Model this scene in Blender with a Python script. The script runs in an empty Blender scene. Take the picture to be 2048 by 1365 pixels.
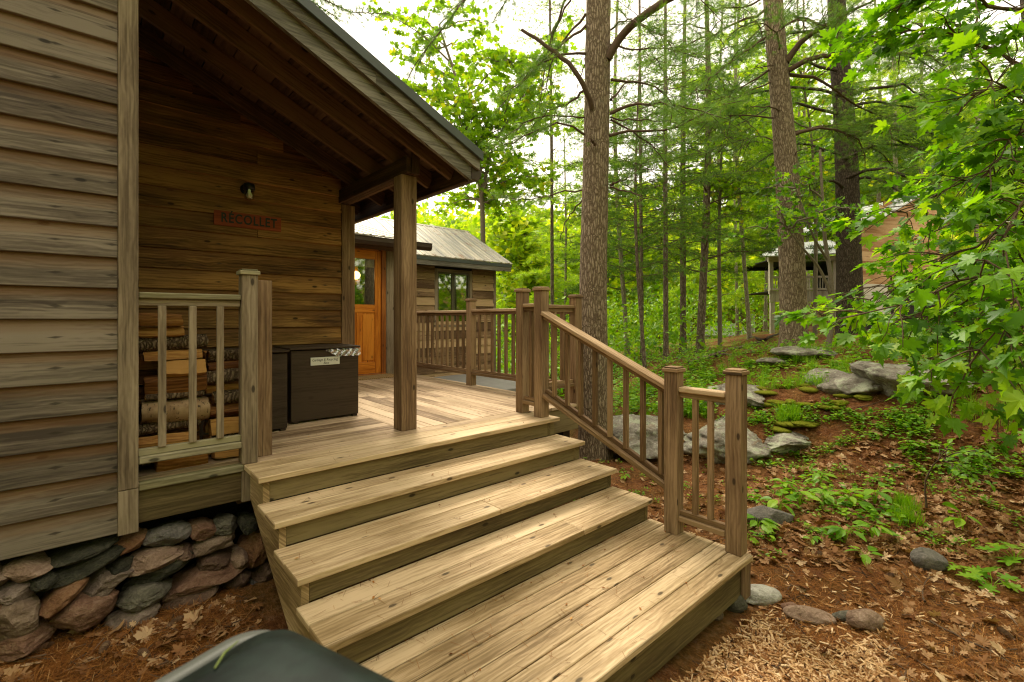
import bpy, math, random
import numpy as np
from mathutils import Vector, Matrix
rng = np.random.default_rng(7)
random.seed(7)
R = math.radians
scene = bpy.context.scene
COL = scene.collection

# ------------------------------------------------------------------ camera
# the eye is the world origin; X and Y run along the cabin walls, Z up
F, CX, HY = 954.0, 1024.0, 636.0            # focal length, centre and horizon in a 2048 px wide picture
FW = np.array([math.cos(R(48.44)), math.sin(R(48.44))])   # forward
RT = np.array([FW[1], -FW[0]])                             # right
cd = bpy.data.cameras.new('camera')
cam = bpy.data.objects.new('camera', cd); COL.objects.link(cam)
scene.camera = cam
cam.location = (0, 0, 0)
cam.rotation_euler = (R(90), 0, R(48.44 - 90))
cd.sensor_width = 36; cd.lens = F * 36 / 2048
cd.shift_y = -46.5 / 2048
cd.clip_start = 0.05; cd.clip_end = 2000
cd.dof.use_dof = True; cd.dof.focus_distance = 5.0; cd.dof.aperture_fstop = 2.8

# ------------------------------------------------------------------ daylight: bright overcast
SUN_EL, SUN_AZ = 56.0, 66.0       # degrees; azimuth from +X towards +Y: the bright part of the sky is ahead, over the wood
w = bpy.data.worlds.new("World"); scene.world = w; w.use_nodes = True
nt = w.node_tree; nt.nodes.clear()
out = nt.nodes.new('ShaderNodeOutputWorld'); bg = nt.nodes.new('ShaderNodeBackground')
sky = nt.nodes.new('ShaderNodeTexSky'); sky.sky_type = 'NISHITA'; sky.sun_disc = False
sky.sun_elevation = R(SUN_EL); sky.sun_rotation = R(90 - SUN_AZ)
sky.dust_density = 3.0
mx = nt.nodes.new('ShaderNodeMix'); mx.data_type = 'RGBA'; mx.inputs[0].default_value = 0.86
cl = nt.nodes.new('ShaderNodeTexNoise'); cl.inputs['Scale'].default_value = 1.6; cl.inputs['Detail'].default_value = 5
cr = nt.nodes.new('ShaderNodeValToRGB')
cr.color_ramp.elements[0].color = (9.4, 8.3, 6.7, 1); cr.color_ramp.elements[1].color = (13.0, 11.5, 9.4, 1)
cr.color_ramp.elements[0].position = .3; cr.color_ramp.elements[1].position = .7
nt.links.new(cl.outputs['Fac'], cr.inputs[0])
nt.links.new(sky.outputs[0], mx.inputs[6]); nt.links.new(cr.outputs[0], mx.inputs[7])
nt.links.new(mx.outputs[2], bg.inputs[0]); bg.inputs[1].default_value = 0.1
nt.links.new(bg.outputs[0], out.inputs[0])
sd = bpy.data.lights.new('sun', 'SUN'); sd.energy = 2.0; sd.angle = R(16); sd.color = (1, .90, .72)
so = bpy.data.objects.new('sun', sd); COL.objects.link(so)
sdir = Vector((math.cos(R(SUN_EL)) * math.cos(R(SUN_AZ)), math.cos(R(SUN_EL)) * math.sin(R(SUN_AZ)), math.sin(R(SUN_EL))))
so.rotation_euler = sdir.to_track_quat('Z', 'Y').to_euler(); so.location = sdir * 30
scene.view_settings.view_transform = 'Standard'; scene.view_settings.look = 'None'
scene.view_settings.exposure = 1.27; scene.view_settings.gamma = 1.0
scene.cycles.max_bounces = 8; scene.cycles.transparent_max_bounces = 8
scene.cycles.use_denoising = True; scene.cycles.filter_width = 1.15

# ------------------------------------------------------------------ projection helpers
def P(px, py, d):
    r = (px - CX) / F * d
    return np.array([FW[0] * d + RT[0] * r, FW[1] * d + RT[1] * r, (HY - py) / F * d])
def WY(px, py, Y):
    t = (px - CX) / F; d = Y / (FW[1] + RT[1] * t); return P(px, py, d)
def WX(px, py, X):
    t = (px - CX) / F; d = X / (FW[0] + RT[0] * t); return P(px, py, d)
def WZ(px, py, Z):
    return P(px, py, Z * F / (HY - py))

# ------------------------------------------------------------------ value noise and terrain
_tab = np.random.default_rng(3).random((256, 256))
def vnoise(x, y):
    x = np.asarray(x, float); y = np.asarray(y, float)
    xi = np.floor(x).astype(int); yi = np.floor(y).astype(int); fx = x - xi; fy = y - yi
    fx = fx * fx * (3 - 2 * fx); fy = fy * fy * (3 - 2 * fy)
    g = lambda a, b: _tab[a % 256, b % 256]
    return (g(xi, yi) * (1 - fx) + g(xi + 1, yi) * fx) * (1 - fy) + (g(xi, yi + 1) * (1 - fx) + g(xi + 1, yi + 1) * fx) * fy
def fbm(x, y, o=4):
    s = 0; a = .5; t = 0
    for k in range(o):
        s = s + a * vnoise(x * 2 ** k + 17 * k, y * 2 ** k + 31 * k); t += a; a *= .5
    return s / t
_gp = [(60,1290,2.6),(240,1270,2.7),(420,1230,2.8),(20,1365,2.3),(560,1290,2.75),
       (1500,1200,3.42),(1380,1330,2.75),(1200,1365,2.5),(1620,1365,2.52),(2048,1365,2.45),(1870,1140,3.62),(2048,1010,4.4),
       (1600,1050,4.35),(1750,1000,4.7),(1900,930,5.1),(1250,960,5.7),(1600,932,6.0),(1400,945,6.0),(1600,835,6.45),(1350,850,6.9),(1450,832,6.9),
       (1250,880,7.6),(1800,830,5.8),(1900,800,5.8),(2048,770,5.7),(2048,860,5.1),(1540,800,7.1),(1590,700,9.6),(1680,700,8.6),(1800,735,7.1),(1900,725,7.3),
       (1500,735,8.8),(1400,770,8.8),(1300,730,13),(1240,780,11),(1190,918,6.8),(1120,900,7.4),(1400,712,13),(1500,690,13),(1700,672,12),(1850,670,13),(2048,690,12),
       (1600,668,17),(1750,655,17),(1900,640,18),(2200,640,20),(1550,668,22),(1680,640,24),
       (1270,705,22),(1440,700,38),(1300,690,30),(1000,760,14),(900,745,18),(1000,720,30),(1500,675,45),(1100,700,40)]
_pts = [tuple(P(a, b, c)) for a, b, c in _gp]
_pts += [(x, y, -1.95) for x, y in ((1,5),(3,5),(1,8),(3,8),(5,9),(7,10),(2,12),(7,13),(-3,6),(-3,12))]
_pts += [(x, y, -1.9) for x, y in ((0,0),(2,0),(-2,2),(0,-3),(3,-2),(-5,-3),(-8,4),(4.6,4.2))] + [(5.2,6.2,-2.5),(6.5,7.0,-3.0),(9,9,-3.4)]
for a, b, zz in ((800,90,9),(1200,90,7),(1600,90,10),(2000,90,14),(400,90,6),(1000,180,20),(1800,180,26),(200,180,16),(1300,60,1),(1700,50,2.5),(900,60,1)):
    q = P(a, 636, b); _pts.append((q[0], q[1], zz))
for a in range(12):
    _pts.append((200 * math.cos(a * .5236), 200 * math.sin(a * .5236), 12))
_pts = np.array(_pts)
def _fit():
    n = len(_pts); d = np.hypot(_pts[:, None, 0] - _pts[None, :, 0], _pts[:, None, 1] - _pts[None, :, 1])
    A = np.zeros((n + 3, n + 3)); A[:n, :n] = d - np.eye(n) * .12
    A[:n, n] = 1; A[:n, n + 1] = _pts[:, 0]; A[:n, n + 2] = _pts[:, 1]; A[n:, :n] = A[:n, n:].T
    return np.linalg.solve(A, np.concatenate([_pts[:, 2], np.zeros(3)]))
_wt = _fit()
def H(x, y):
    x = np.atleast_1d(np.asarray(x, float)); y = np.atleast_1d(np.asarray(y, float)); n = len(_pts)
    o = np.full(x.shape, _wt[n]) + _wt[n + 1] * x + _wt[n + 2] * y
    for k in range(n):
        o = o + _wt[k] * np.hypot(x - _pts[k, 0], y - _pts[k, 1])
    D = np.hypot(x, y)
    o = o + (fbm(x * .9, y * .9) - .5) * np.clip((D - 3) * .06, 0, .5) + (fbm(x * 5, y * 5, 3) - .5) * .05
    return o
def Hs(x, y): return float(H(x, y)[0])
def ground_px(px, py, dmax=45):
    """where the sight lines through picture points meet the terrain"""
    px = np.asarray(px, float); py = np.asarray(py, float)
    ds = 1.2 * (dmax / 1.2) ** np.linspace(0, 1, 90)
    hit = np.full(px.shape, np.nan); prev = None
    for d in ds:
        r = (px - CX) / F * d; X = FW[0] * d + RT[0] * r; Y = FW[1] * d + RT[1] * r; z = (HY - py) / F * d
        g = z - H(X, Y)
        if prev is not None:
            m = np.isnan(hit) & (g <= 0)
            dd = pd + (d - pd) * prev / np.maximum(prev - g, 1e-6)
            hit[m] = dd[m]
        prev = g; pd = d
    ok = ~np.isnan(hit); d = hit[ok]; r = (px[ok] - CX) / F * d
    X = FW[0] * d + RT[0] * r; Y = FW[1] * d + RT[1] * r
    return np.stack([X, Y, H(X, Y)], 1), d, ok
def clear_of_house(p, m=0.0):
    X, Y = p[:, 0], p[:, 1]
    a = (X > .74 - m) & (X < 3.56 + m) & (Y > 1.33 - m) & (Y < 3.8)
    b = (X > -4) & (X < 4.4 + m) & (Y > 3.85 - m) & (Y < 12)
    c = (X > 4) & (X < 7.4) & (Y > 6.2) & (Y < 13)
    return ~(a | b | c)

# ------------------------------------------------------------------ objects and tags
def tag(o, label=None, cat=None, group=None, kind=None):
    if label: o['label'] = label
    if cat: o['category'] = cat
    if group: o['group'] = group
    if kind: o['kind'] = kind
    return o
def thing(name, loc, label, cat, group=None):
    o = bpy.data.objects.new(name, None); COL.objects.link(o); o.location = tuple(float(v) for v in loc)
    o.empty_display_size = .1
    return tag(o, label, cat, group)
def origin_of(p):
    while p is not None and p.parent is not None: p = p.parent
    return np.array(p.location) if p is not None else np.zeros(3)
def link_mesh(name, me, mat, parent=None, loc=None):
    o = bpy.data.objects.new(name, me); COL.objects.link(o)
    if mat: me.materials.append(mat)
    if parent is not None: o.parent = parent
    elif loc is not None: o.location = tuple(float(v) for v in loc)
    return o

class MB:
    """collects chamfered boxes and prisms with grain-aligned UVs"""
    def __init__(s): s.v = []; s.f = []; s.uv = []; s.r = []
    def obox(s, c, h, M=None, axis=0, bev=.003, rv=None, end=None):
        c = np.array(c, float); h = np.maximum(np.abs(np.array(h, float)), 1e-4)
        M = np.eye(3) if M is None else np.array(M, float)
        b = min(bev, h.min() * .45); base = len(s.v); idx = {}; loc = []
        for sx in (-1, 1):
            for sy in (-1, 1):
                for sz in (-1, 1):
                    for a in range(3):
                        q = np.array([sx, sy, sz]) * (h - b); q[a] = (sx, sy, sz)[a] * h[a]
                        idx[(sx, sy, sz, a)] = len(loc); loc.append(q)
        faces = []
        S = [(x, y, z) for x in (-1, 1) for y in (-1, 1) for z in (-1, 1)]
        for a in range(3):
            o1, o2 = [k for k in range(3) if k != a]
            for sg in (-1, 1):
                q = []
                for p1, p2 in ((-1, -1), (1, -1), (1, 1), (-1, 1)):
                    t = [0, 0, 0]; t[a] = sg; t[o1] = p1; t[o2] = p2; q.append(idx[(*t, a)])
                faces.append((q, a))
        for a in range(3):
            for b2 in range(a + 1, 3):
                c3 = 3 - a - b2
                for sa in (-1, 1):
                    for sb in (-1, 1):
                        t1 = [0, 0, 0]; t1[a] = sa; t1[b2] = sb; t2 = list(t1); t1[c3] = -1; t2[c3] = 1
                        faces.append(([idx[(*t1, a)], idx[(*t2, a)], idx[(*t2, b2)], idx[(*t1, b2)]], a))
        for c0 in S: faces.append(([idx[(*c0, 0)], idx[(*c0, 1)], idx[(*c0, 2)]], 0))
        loc = np.array(loc); W = loc @ M.T + c
        s.v += [tuple(x) for x in W]
        ru, rv_ = random.random() * 40, random.random() * 40
        rr = random.random() if rv is None else rv
        for q, a in faces:
            pts = loc[q]; n = np.cross(pts[1] - pts[0], pts[2] - pts[0])
            if n @ pts.mean(0) < 0: q = q[::-1]; pts = loc[q]
            others = [k for k in range(3) if k != a]
            if a == axis: uu, vv = pts[:, others[0]] * .25 + ru, pts[:, others[1]] + rv_
            else:
                ov = [k for k in others if k != axis][0]
                uu, vv = pts[:, axis] + ru, pts[:, ov] + rv_ + a * .37
            s.f.append([base + k for k in q]); s.uv.append(list(zip(uu, vv))); s.r.append(rr)
        return s
    def box(s, lo, hi, axis=0, bev=.003, rv=None):
        lo = np.minimum(lo, hi) * 1.0; 
        return s
    def prism(s, poly, a0, a1, plane='YZ', axis=1, rv=None):
        """extruded polygon; poly in the named plane, extruded along the remaining axis"""
        base = len(s.v); n = len(poly); rr = random.random() if rv is None else rv
        ru, rw = random.random() * 40, random.random() * 40
        mk = {'YZ': lambda p, t: (t, p[0], p[1]), 'XZ': lambda p, t: (p[0], t, p[1]), 'XY': lambda p, t: (p[0], p[1], t)}[plane]
        for t in (a0, a1): s.v += [mk(p, t) for p in poly]
        fs = [list(range(n))[::-1], list(range(n, 2 * n))] + [[k, (k + 1) % n, n + (k + 1) % n, n + k] for k in range(n)]
        V = np.array(s.v[base:])
        for q in fs:
            if q is fs[0] or q is fs[1]: uvs = [(poly[k % n][0] + ru, poly[k % n][1] + rw) for k in q]
            else: uvs = [(V[k][axis] + ru, V[k].sum() - V[k][axis] + rw) for k in q]
            s.f.append([base + k for k in q]); s.uv.append(uvs); s.r.append(rr)
        return s
    def build(s, name, mat, parent=None, smooth=False, loc=None):
        o = origin_of(parent) if parent is not None else (np.array(loc, float) if loc is not None else np.zeros(3))
        me = bpy.data.meshes.new(name)
        me.from_pydata([tuple(np.array(v) - o) for v in s.v], [], s.f)
        uvl = me.uv_layers.new(name='UVMap')
        uvl.data.foreach_set('uv', np.array([c for f in s.uv for c in f], dtype=np.float32).ravel())
        at = me.attributes.new('rnd', 'FLOAT', 'FACE'); at.data.foreach_set('value', np.array(s.r, dtype=np.float32))
        if smooth: me.polygons.foreach_set('use_smooth', [True] * len(s.f))
        me.update()
        return link_mesh(name, me, mat, parent, loc)
def _box(s, lo, hi, axis=0, bev=.003, rv=None):
    lo = np.array(lo, float); hi = np.array(hi, float)
    return s.obox((lo + hi) / 2, np.abs(hi - lo) / 2, None, axis, bev, rv)
MB.box = _box
def beam(mb, a, b, wd, ht, bev=.003, rv=None, up=(0, 0, 1)):
    """board from a to b: its length along local x, width wd sideways, height ht"""
    a = np.array(a, float); b = np.array(b, float); d = b - a; L = np.linalg.norm(d); x = d / L
    z = np.array(up, float); y = np.cross(z, x); y /= np.linalg.norm(y); z = np.cross(x, y)
    return mb.obox((a + b) / 2, (L / 2, wd / 2, ht / 2), np.stack([x, y, z], 1), 0, bev, rv)

class Cloud:
    """numpy collector for many small copies of a template inside ONE mesh, and for tubes"""
    def __init__(s): s.V = []; s.T = []; s.Rn = []; s.n = 0
    def add(s, tv, tf, M, T, rnd):
        n = len(T)
        if n == 0: return
        k = len(tv); V = np.einsum('nij,kj->nki', M, tv) + T[:, None, :]
        tri = tf[None] + (np.arange(n) * k)[:, None, None] + s.n
        s.V.append(V.reshape(-1, 3)); s.T.append(tri.reshape(-1, 3)); s.Rn.append(np.repeat(rnd, k)); s.n += n * k
    def raw(s, V, T, rnd):
        s.V.append(V); s.T.append(T + s.n); s.Rn.append(np.full(len(V), rnd) if np.isscalar(rnd) else rnd); s.n += len(V)
    def tube(s, pts, rad, sides=6, rnd=.5, jit=0.0):
        pts = np.array(pts, float); k = len(pts); rad = np.broadcast_to(np.array(rad, float), (k,))
        tg = np.gradient(pts, axis=0); tg /= np.linalg.norm(tg, axis=1)[:, None] + 1e-9
        ref = np.array([.31, .17, .93]) if abs(tg[:, 2]).mean() < .8 else np.array([1., 0, 0])
        a = np.cross(tg, ref); a /= np.linalg.norm(a, axis=1)[:, None] + 1e-9; b = np.cross(tg, a)
        th = np.linspace(0, 2 * np.pi, sides, endpoint=False)
        rr = rad[:, None] * (1 + (jit * (rng.random((k, sides)) - .5) if jit else 0))
        V = pts[:, None] + rr[..., None] * (np.cos(th)[None, :, None] * a[:, None] + np.sin(th)[None, :, None] * b[:, None])
        V = V.reshape(-1, 3); i = np.arange(k - 1)[:, None] * sides; j = np.arange(sides)[None]; j2 = (j + 1) % sides
        q = np.stack([i + j, i + j2, i + sides + j2, i + sides + j], -1).reshape(-1, 4)
        T = np.concatenate([q[:, [0, 1, 2]], q[:, [0, 2, 3]]])
        V = np.concatenate([V, pts[-1:]]); cap = np.stack([(k - 1) * sides + np.arange(sides), (k - 1) * sides + (np.arange(sides) + 1) % sides, np.full(sides, k * sides)], 1)
        s.raw(V, np.concatenate([T, cap]), rnd)
    def build(s, name, mat, parent=None, smooth=False, loc=None):
        V = np.concatenate(s.V); T = np.concatenate(s.T); Rn = np.concatenate(s.Rn)
        o = origin_of(parent) if parent is not None else (np.array(loc, float) if loc is not None else np.zeros(3))
        V = V - o
        me = bpy.data.meshes.new(name); me.vertices.add(len(V)); me.vertices.foreach_set('co', V.astype(np.float32).ravel())
        me.loops.add(len(T) * 3); me.loops.foreach_set('vertex_index', T.astype(np.int32).ravel())
        me.polygons.add(len(T)); me.polygons.foreach_set('loop_start', np.arange(0, len(T) * 3, 3, dtype=np.int32))
        try: me.polygons.foreach_set('loop_total', np.full(len(T), 3, dtype=np.int32))
        except Exception: pass
        me.polygons.foreach_set('use_smooth', np.full(len(T), smooth))
        me.update(calc_edges=True)
        at = me.attributes.new('rnd', 'FLOAT', 'POINT'); at.data.foreach_set('value', Rn.astype(np.float32))
        return link_mesh(name, me, mat, parent, loc)

def frames(dirs, normals=None, roll=None):
    """rotation matrices with local y along dirs and local z near normals"""
    d = dirs / (np.linalg.norm(dirs, axis=1)[:, None] + 1e-9)
    nn = np.array([0, 0, 1.0])[None] + 0 * d if normals is None else normals
    x = np.cross(d, nn); l = np.linalg.norm(x, axis=1)[:, None]; x = np.where(l < 1e-4, np.array([[1., 0, 0]]), x / (l + 1e-9))
    z = np.cross(x, d)
    return np.stack([x, d, z], 2)
def runit(n):
    v = rng.normal(size=(n, 3)); return v / np.linalg.norm(v, axis=1)[:, None]

# ------------------------------------------------------------------ materials
class NT:
    def __init__(s, name):
        s.m = bpy.data.materials.new(name); s.m.use_nodes = True; s.t = s.m.node_tree; s.t.nodes.clear()
        s.o = s.n('OutputMaterial')
    def n(s, ty, **k):
        nd = s.t.nodes.new('ShaderNode' + ty)
        for a, b in k.items():
            if hasattr(nd, a): setattr(nd, a, b)
            else: nd.inputs[a.replace('_', ' ')].default_value = b
        return nd
    def l(s, a, b): s.t.links.new(a, b)
    def inp(s, nd, key, val):
        if hasattr(val, 'is_linked') or isinstance(val, bpy.types.NodeSocket): s.l(val, nd.inputs[key])
        else: nd.inputs[key].default_value = val
    def math(s, op, a, b=0.0, clamp=False):
        nd = s.n('Math'); nd.operation = op; nd.use_clamp = clamp; s.inp(nd, 0, a); s.inp(nd, 1, b); return nd.outputs[0]
    def mix(s, f, a, b, mode='MIX'):
        nd = s.n('Mix'); nd.data_type = 'RGBA'; nd.blend_type = mode; s.inp(nd, 0, f); s.inp(nd, 6, a); s.inp(nd, 7, b); return nd.outputs[2]
    def noise(s, vec, scale=1, detail=4, rough=.55, dist=0):
        nd = s.n('TexNoise'); s.l(vec, nd.inputs['Vector']); nd.inputs['Scale'].default_value = scale
        nd.inputs['Detail'].default_value = detail; nd.inputs['Roughness'].default_value = rough; nd.inputs['Distortion'].default_value = dist
        return nd.outputs['Fac']
    def map(s, vec, sc=(1, 1, 1), loc=(0, 0, 0)):
        nd = s.n('Mapping'); s.l(vec, nd.inputs['Vector']); nd.inputs['Scale'].default_value = sc; nd.inputs['Location'].default_value = loc; return nd.outputs[0]
    def ramp(s, f, stops):
        nd = s.n('ValToRGB'); s.l(f, nd.inputs[0]); el = nd.color_ramp.elements
        while len(el) < len(stops): el.new(.5)
        for e, (p, c) in zip(el, stops): e.position = p; e.color = (*c, 1) if len(c) == 3 else c
        return nd.outputs[0]
    def step(s, v, lo, hi):
        nd = s.n('MapRange'); s.inp(nd, 0, v); nd.inputs[1].default_value = lo; nd.inputs[2].default_value = hi; return nd.outputs[0]
    def attr(s, nm): return s.n('Attribute', attribute_name=nm).outputs['Fac']
    def obj(s): return s.n('TexCoord').outputs['Object']
    def uv(s): return s.n('TexCoord').outputs['UV']
    def pos(s): return s.n('NewGeometry').outputs['Position']
    def bump(s, h, st=.3, dist=.01):
        nd = s.n('Bump'); s.l(h, nd.inputs['Height']); nd.inputs['Strength'].default_value = st; nd.inputs['Distance'].default_value = dist; return nd.outputs[0]
    def pbr(s, col, rough=.7, nrm=None, metal=0.0, spec=.3, **kw):
        nd = s.n('BsdfPrincipled'); s.inp(nd, 'Base Color', col); s.inp(nd, 'Roughness', rough); nd.inputs['Metallic'].default_value = metal
        nd.inputs['Specular IOR Level'].default_value = spec
        if nrm is not None: s.l(nrm, nd.inputs['Normal'])
        for k, v in kw.items(): s.inp(nd, k.replace('_', ' '), v)
        return nd.outputs[0]
    def done(s, sh): s.l(sh, s.o.inputs[0]); return s.m

def C4(c): return (*c, 1)
def wood(name, dark, mid, light, tint=None, tint_amt=.5, knots=1.0, streak=.5, rough=.75, vary=.35, wet=0.0, nails=None):
    m = NT(name); uv = m.uv(); rnd = m.attr('rnd')
    off = m.n('CombineXYZ'); m.l(m.math('MULTIPLY', rnd, 31.0), off.inputs[2])
    va = m.n('VectorMath'); va.operation = 'ADD'; m.l(uv, va.inputs[0]); m.l(off.outputs[0], va.inputs[1]); uvr = va.outputs[0]
    warp = m.noise(m.map(uvr, (1.3, 7, 1)), 1, 2)
    wv = m.n('CombineXYZ'); m.l(m.math('MULTIPLY', m.math('SUBTRACT', warp, .5), .035), wv.inputs[1])
    vb = m.n('VectorMath'); vb.operation = 'ADD'; m.l(uvr, vb.inputs[0]); m.l(wv.outputs[0], vb.inputs[1]); g = vb.outputs[0]
    grain = m.noise(m.map(g, (2.2, 95, 1)), 1, 5, .65)
    med = m.noise(m.map(g, (.9, 24, 1)), 1, 4, .6)
    blot = m.noise(m.map(g, (1.1, 3.2, 1)), 1, 4, .6)
    f = m.math('ADD', m.math('MULTIPLY', grain, .35), m.math('ADD', m.math('MULTIPLY', med, .3), m.math('MULTIPLY', blot, .45)))
    wvn = m.n('TexWave'); wvn.bands_direction = 'Y'; m.l(m.map(g, (.55, 1, 1)), wvn.inputs['Vector']); wvn.inputs['Scale'].default_value = 11
    wvn.inputs['Distortion'].default_value = 9; wvn.inputs['Detail'].default_value = 3; wvn.inputs['Detail Scale'].default_value = .9
    f = m.math('ADD', f, m.math('MULTIPLY', m.math('SUBTRACT', wvn.outputs['Fac'], .5), .05))
    f = m.math('ADD', f, m.math('MULTIPLY', m.math('SUBTRACT', rnd, .5), vary * .45))
    crack = m.step(m.noise(m.map(g, (1.4, 60, 1), (2, 8, 1)), 1, 2, .5), .66, .70)
    col = m.ramp(f, [(.425, dark), (.53, mid), (.635, light)])
    if tint:
        tn = m.step(m.noise(m.map(g, (.7, 2.4, 1), (5, 3, 2)), 1, 3), .42, .68)
        col = m.mix(m.math('MULTIPLY', tn, tint_amt), col, C4(tint))
    if streak:
        sn = m.step(m.noise(m.map(g, (1.6, 14, 1), (9, 2, 4)), 1, 3, .5), .60, .74)
        sb = m.step(m.noise(m.map(g, (2.1, 2.1, 1), (1, 7, 4)), 1, 1), .45, .62)
        col = m.mix(m.math('MULTIPLY', m.math('MULTIPLY', sn, sb), streak), col, C4(tuple(x * .35 for x in dark)))
    if knots:
        vo = m.n('TexVoronoi', voronoi_dimensions='2D'); m.l(m.map(uvr, (3.0, 7.0, 1)), vo.inputs['Vector']); vo.inputs['Scale'].default_value = 1
        sep = m.n('SeparateColor'); m.l(vo.outputs['Color'], sep.inputs[0])
        gate = m.math('LESS_THAN', sep.outputs[0], .24)
        ring = m.math('SUBTRACT', 1.0, m.step(vo.outputs['Distance'], .05, .16))
        core = m.math('SUBTRACT', 1.0, m.step(vo.outputs['Distance'], .055, .095))
        col = m.mix(m.math('MULTIPLY', m.math('MULTIPLY', ring, gate), .30 * knots), col, C4(tuple(x * .6 for x in mid)))
        col = m.mix(m.math('MULTIPLY', m.math('MULTIPLY', core, gate), .85 * knots), col, C4(tuple(x * .3 for x in dark)))
    col = m.mix(m.math('MULTIPLY', crack, .5), col, C4(tuple(x * .45 for x in dark)))
    if nails:                                   # rust-black streaks where the boards are nailed
        pz = m.n('SeparateXYZ'); m.l(m.pos(), pz.inputs[0])
        zz = m.math('MODULO', m.math('ADD', m.math('SUBTRACT', pz.outputs[2], nails[0]), 18 * .18), .18)
        up_ = m.math('MULTIPLY', m.step(m.math('ADD', zz, m.math('MULTIPLY', m.math('SUBTRACT', med, .5), .12)), .10, .17), .6)
        col = m.mix(up_, col, C4((.19,.085,.028)))
        wob = m.math('MULTIPLY', m.math('SUBTRACT', blot, .5), .10)
        dz_ = m.math('ABSOLUTE', m.math('SUBTRACT', m.math('ADD', zz, wob), .085))
        tot = None
        for nx in nails[1:]:
            dx_ = m.math('ABSOLUTE', m.math('SUBTRACT', pz.outputs[0], nx + .02))
            q_ = m.math('SUBTRACT', 1.0, m.math('ADD', m.math('MULTIPLY', dx_, 22), m.math('MULTIPLY', dz_, 95)), True)
            tot = q_ if tot is None else m.math('MAXIMUM', tot, q_)
        col = m.mix(m.math('MULTIPLY', m.step(tot, 0, .5), .8), col, C4((.03,.022,.014)))
    saw = m.noise(m.map(g, (160, 9, 1)), 1, 2)
    h = m.math('ADD', m.math('MULTIPLY', grain, .7), m.math('MULTIPLY', saw, .25))
    rg = m.math('SUBTRACT', rough, m.math('MULTIPLY', blot, wet)) if wet else rough
    return m.done(m.pbr(col, rg, m.bump(h, .25, .003), spec=.25))
W_SIDING = wood('weathered_siding', (.052,.038,.027), (.118,.092,.067), (.225,.184,.138), tint=(.085,.072,.048), tint_amt=.4, streak=.5, vary=.4, nails=(-1.27, .08, -.16, -.40))
W_INNER = wood('sheltered_siding', (.05,.020,.004), (.185,.085,.019), (.40,.21,.058), tint=(.07,.045,.012), tint_amt=.5, streak=1.0, vary=.3, nails=(-1.0, .9, 1.9))
W_WING = wood('wing_siding', (.11,.06,.028), (.28,.175,.09), (.48,.32,.17), streak=.7, vary=.8)
W_TRIM = wood('weathered_trim', (.10,.07,.042), (.185,.138,.088), (.30,.235,.158), streak=.6, vary=.3)
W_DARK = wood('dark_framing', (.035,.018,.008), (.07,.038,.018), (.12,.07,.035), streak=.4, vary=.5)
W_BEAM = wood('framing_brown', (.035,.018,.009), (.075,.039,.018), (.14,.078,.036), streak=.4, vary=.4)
W_BARGE = wood('grey_fascia', (.06,.053,.038), (.13,.118,.09), (.23,.21,.165), streak=.5, vary=.2)
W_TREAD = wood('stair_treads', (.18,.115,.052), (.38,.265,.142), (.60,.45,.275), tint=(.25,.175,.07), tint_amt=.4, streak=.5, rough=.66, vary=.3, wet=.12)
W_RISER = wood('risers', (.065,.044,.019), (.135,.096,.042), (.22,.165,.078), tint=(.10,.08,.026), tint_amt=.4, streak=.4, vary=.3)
W_DECK = wood('deck_boards', (.16,.10,.052), (.35,.24,.14), (.56,.41,.265), tint=(.24,.175,.085), tint_amt=.4, streak=.5, rough=.65, vary=.5)
W_RAIL = wood('railing_wood', (.10,.055,.026), (.20,.12,.06), (.32,.21,.115), tint=(.19,.13,.045), tint_amt=.35, streak=.3, vary=.45)
W_RAILTOP = wood('handrail_wood', (.22,.135,.065), (.38,.255,.14), (.54,.39,.24), streak=.3, vary=.3)
W_POST = wood('post_wood', (.11,.062,.032), (.205,.128,.068), (.33,.22,.125), streak=.3, vary=.2)
W_LEDGE = wood('mossy_ledge', (.09,.078,.048), (.19,.165,.105), (.32,.28,.18), tint=(.21,.19,.06), tint_amt=.4, streak=.4)
W_DOOR = wood('varnished_pine', (.33,.085,.008), (.55,.17,.015), (.70,.26,.03), streak=.15, knots=.8, rough=.35, vary=.3)
W_DOORFR = wood('door_frame_pine', (.17,.05,.010), (.30,.095,.018), (.42,.15,.03), streak=.2, rough=.4, vary=.3)
W_LOG = wood('split_wood', (.10,.034,.006), (.27,.115,.024), (.46,.24,.065), knots=.3, streak=.6, rough=.7, vary=.6)
W_SIGN = wood('sign_board', (.20,.044,.015), (.27,.062,.02), (.34,.085,.028), knots=0, streak=0, vary=0)
W_CHEST = wood('brown_stained_plywood', (.022,.013,.007), (.038,.024,.013), (.055,.036,.02), knots=.3, streak=.3, rough=.6, vary=.2)
W_PEACH = wood('new_cedar', (.28,.13,.045), (.46,.255,.12), (.62,.40,.23), knots=.4, streak=.2, vary=.5)
W_PALE = wood('pale_grey_boards', (.38,.33,.27), (.52,.47,.40), (.66,.60,.52), knots=.3, streak=.2, vary=.3)
def plain(name, c, rough=.6, metal=0., spec=.4, nz=0., scale=20, **kw):
    m = NT(name)
    if nz:
        f = m.noise(m.obj(), scale, 4); col = m.mix(f, C4(tuple(x * (1 - nz) for x in c)), C4(tuple(min(1, x * (1 + nz)) for x in c)))
        return m.done(m.pbr(col, rough, m.bump(f, .15, .003), metal, spec, **kw))
    return m.done(m.pbr(C4(c), rough, None, metal, spec, **kw))
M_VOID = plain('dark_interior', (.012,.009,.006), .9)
M_METAL_EDGE = plain('dark_metal_edge', (.065,.075,.07), .45, .2, nz=.2, scale=6)
M_GUTTER = plain('brown_gutter', (.045,.026,.017), .4, .1, nz=.2)
M_BLACK = plain('black_metal', (.01,.01,.01), .45)
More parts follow.
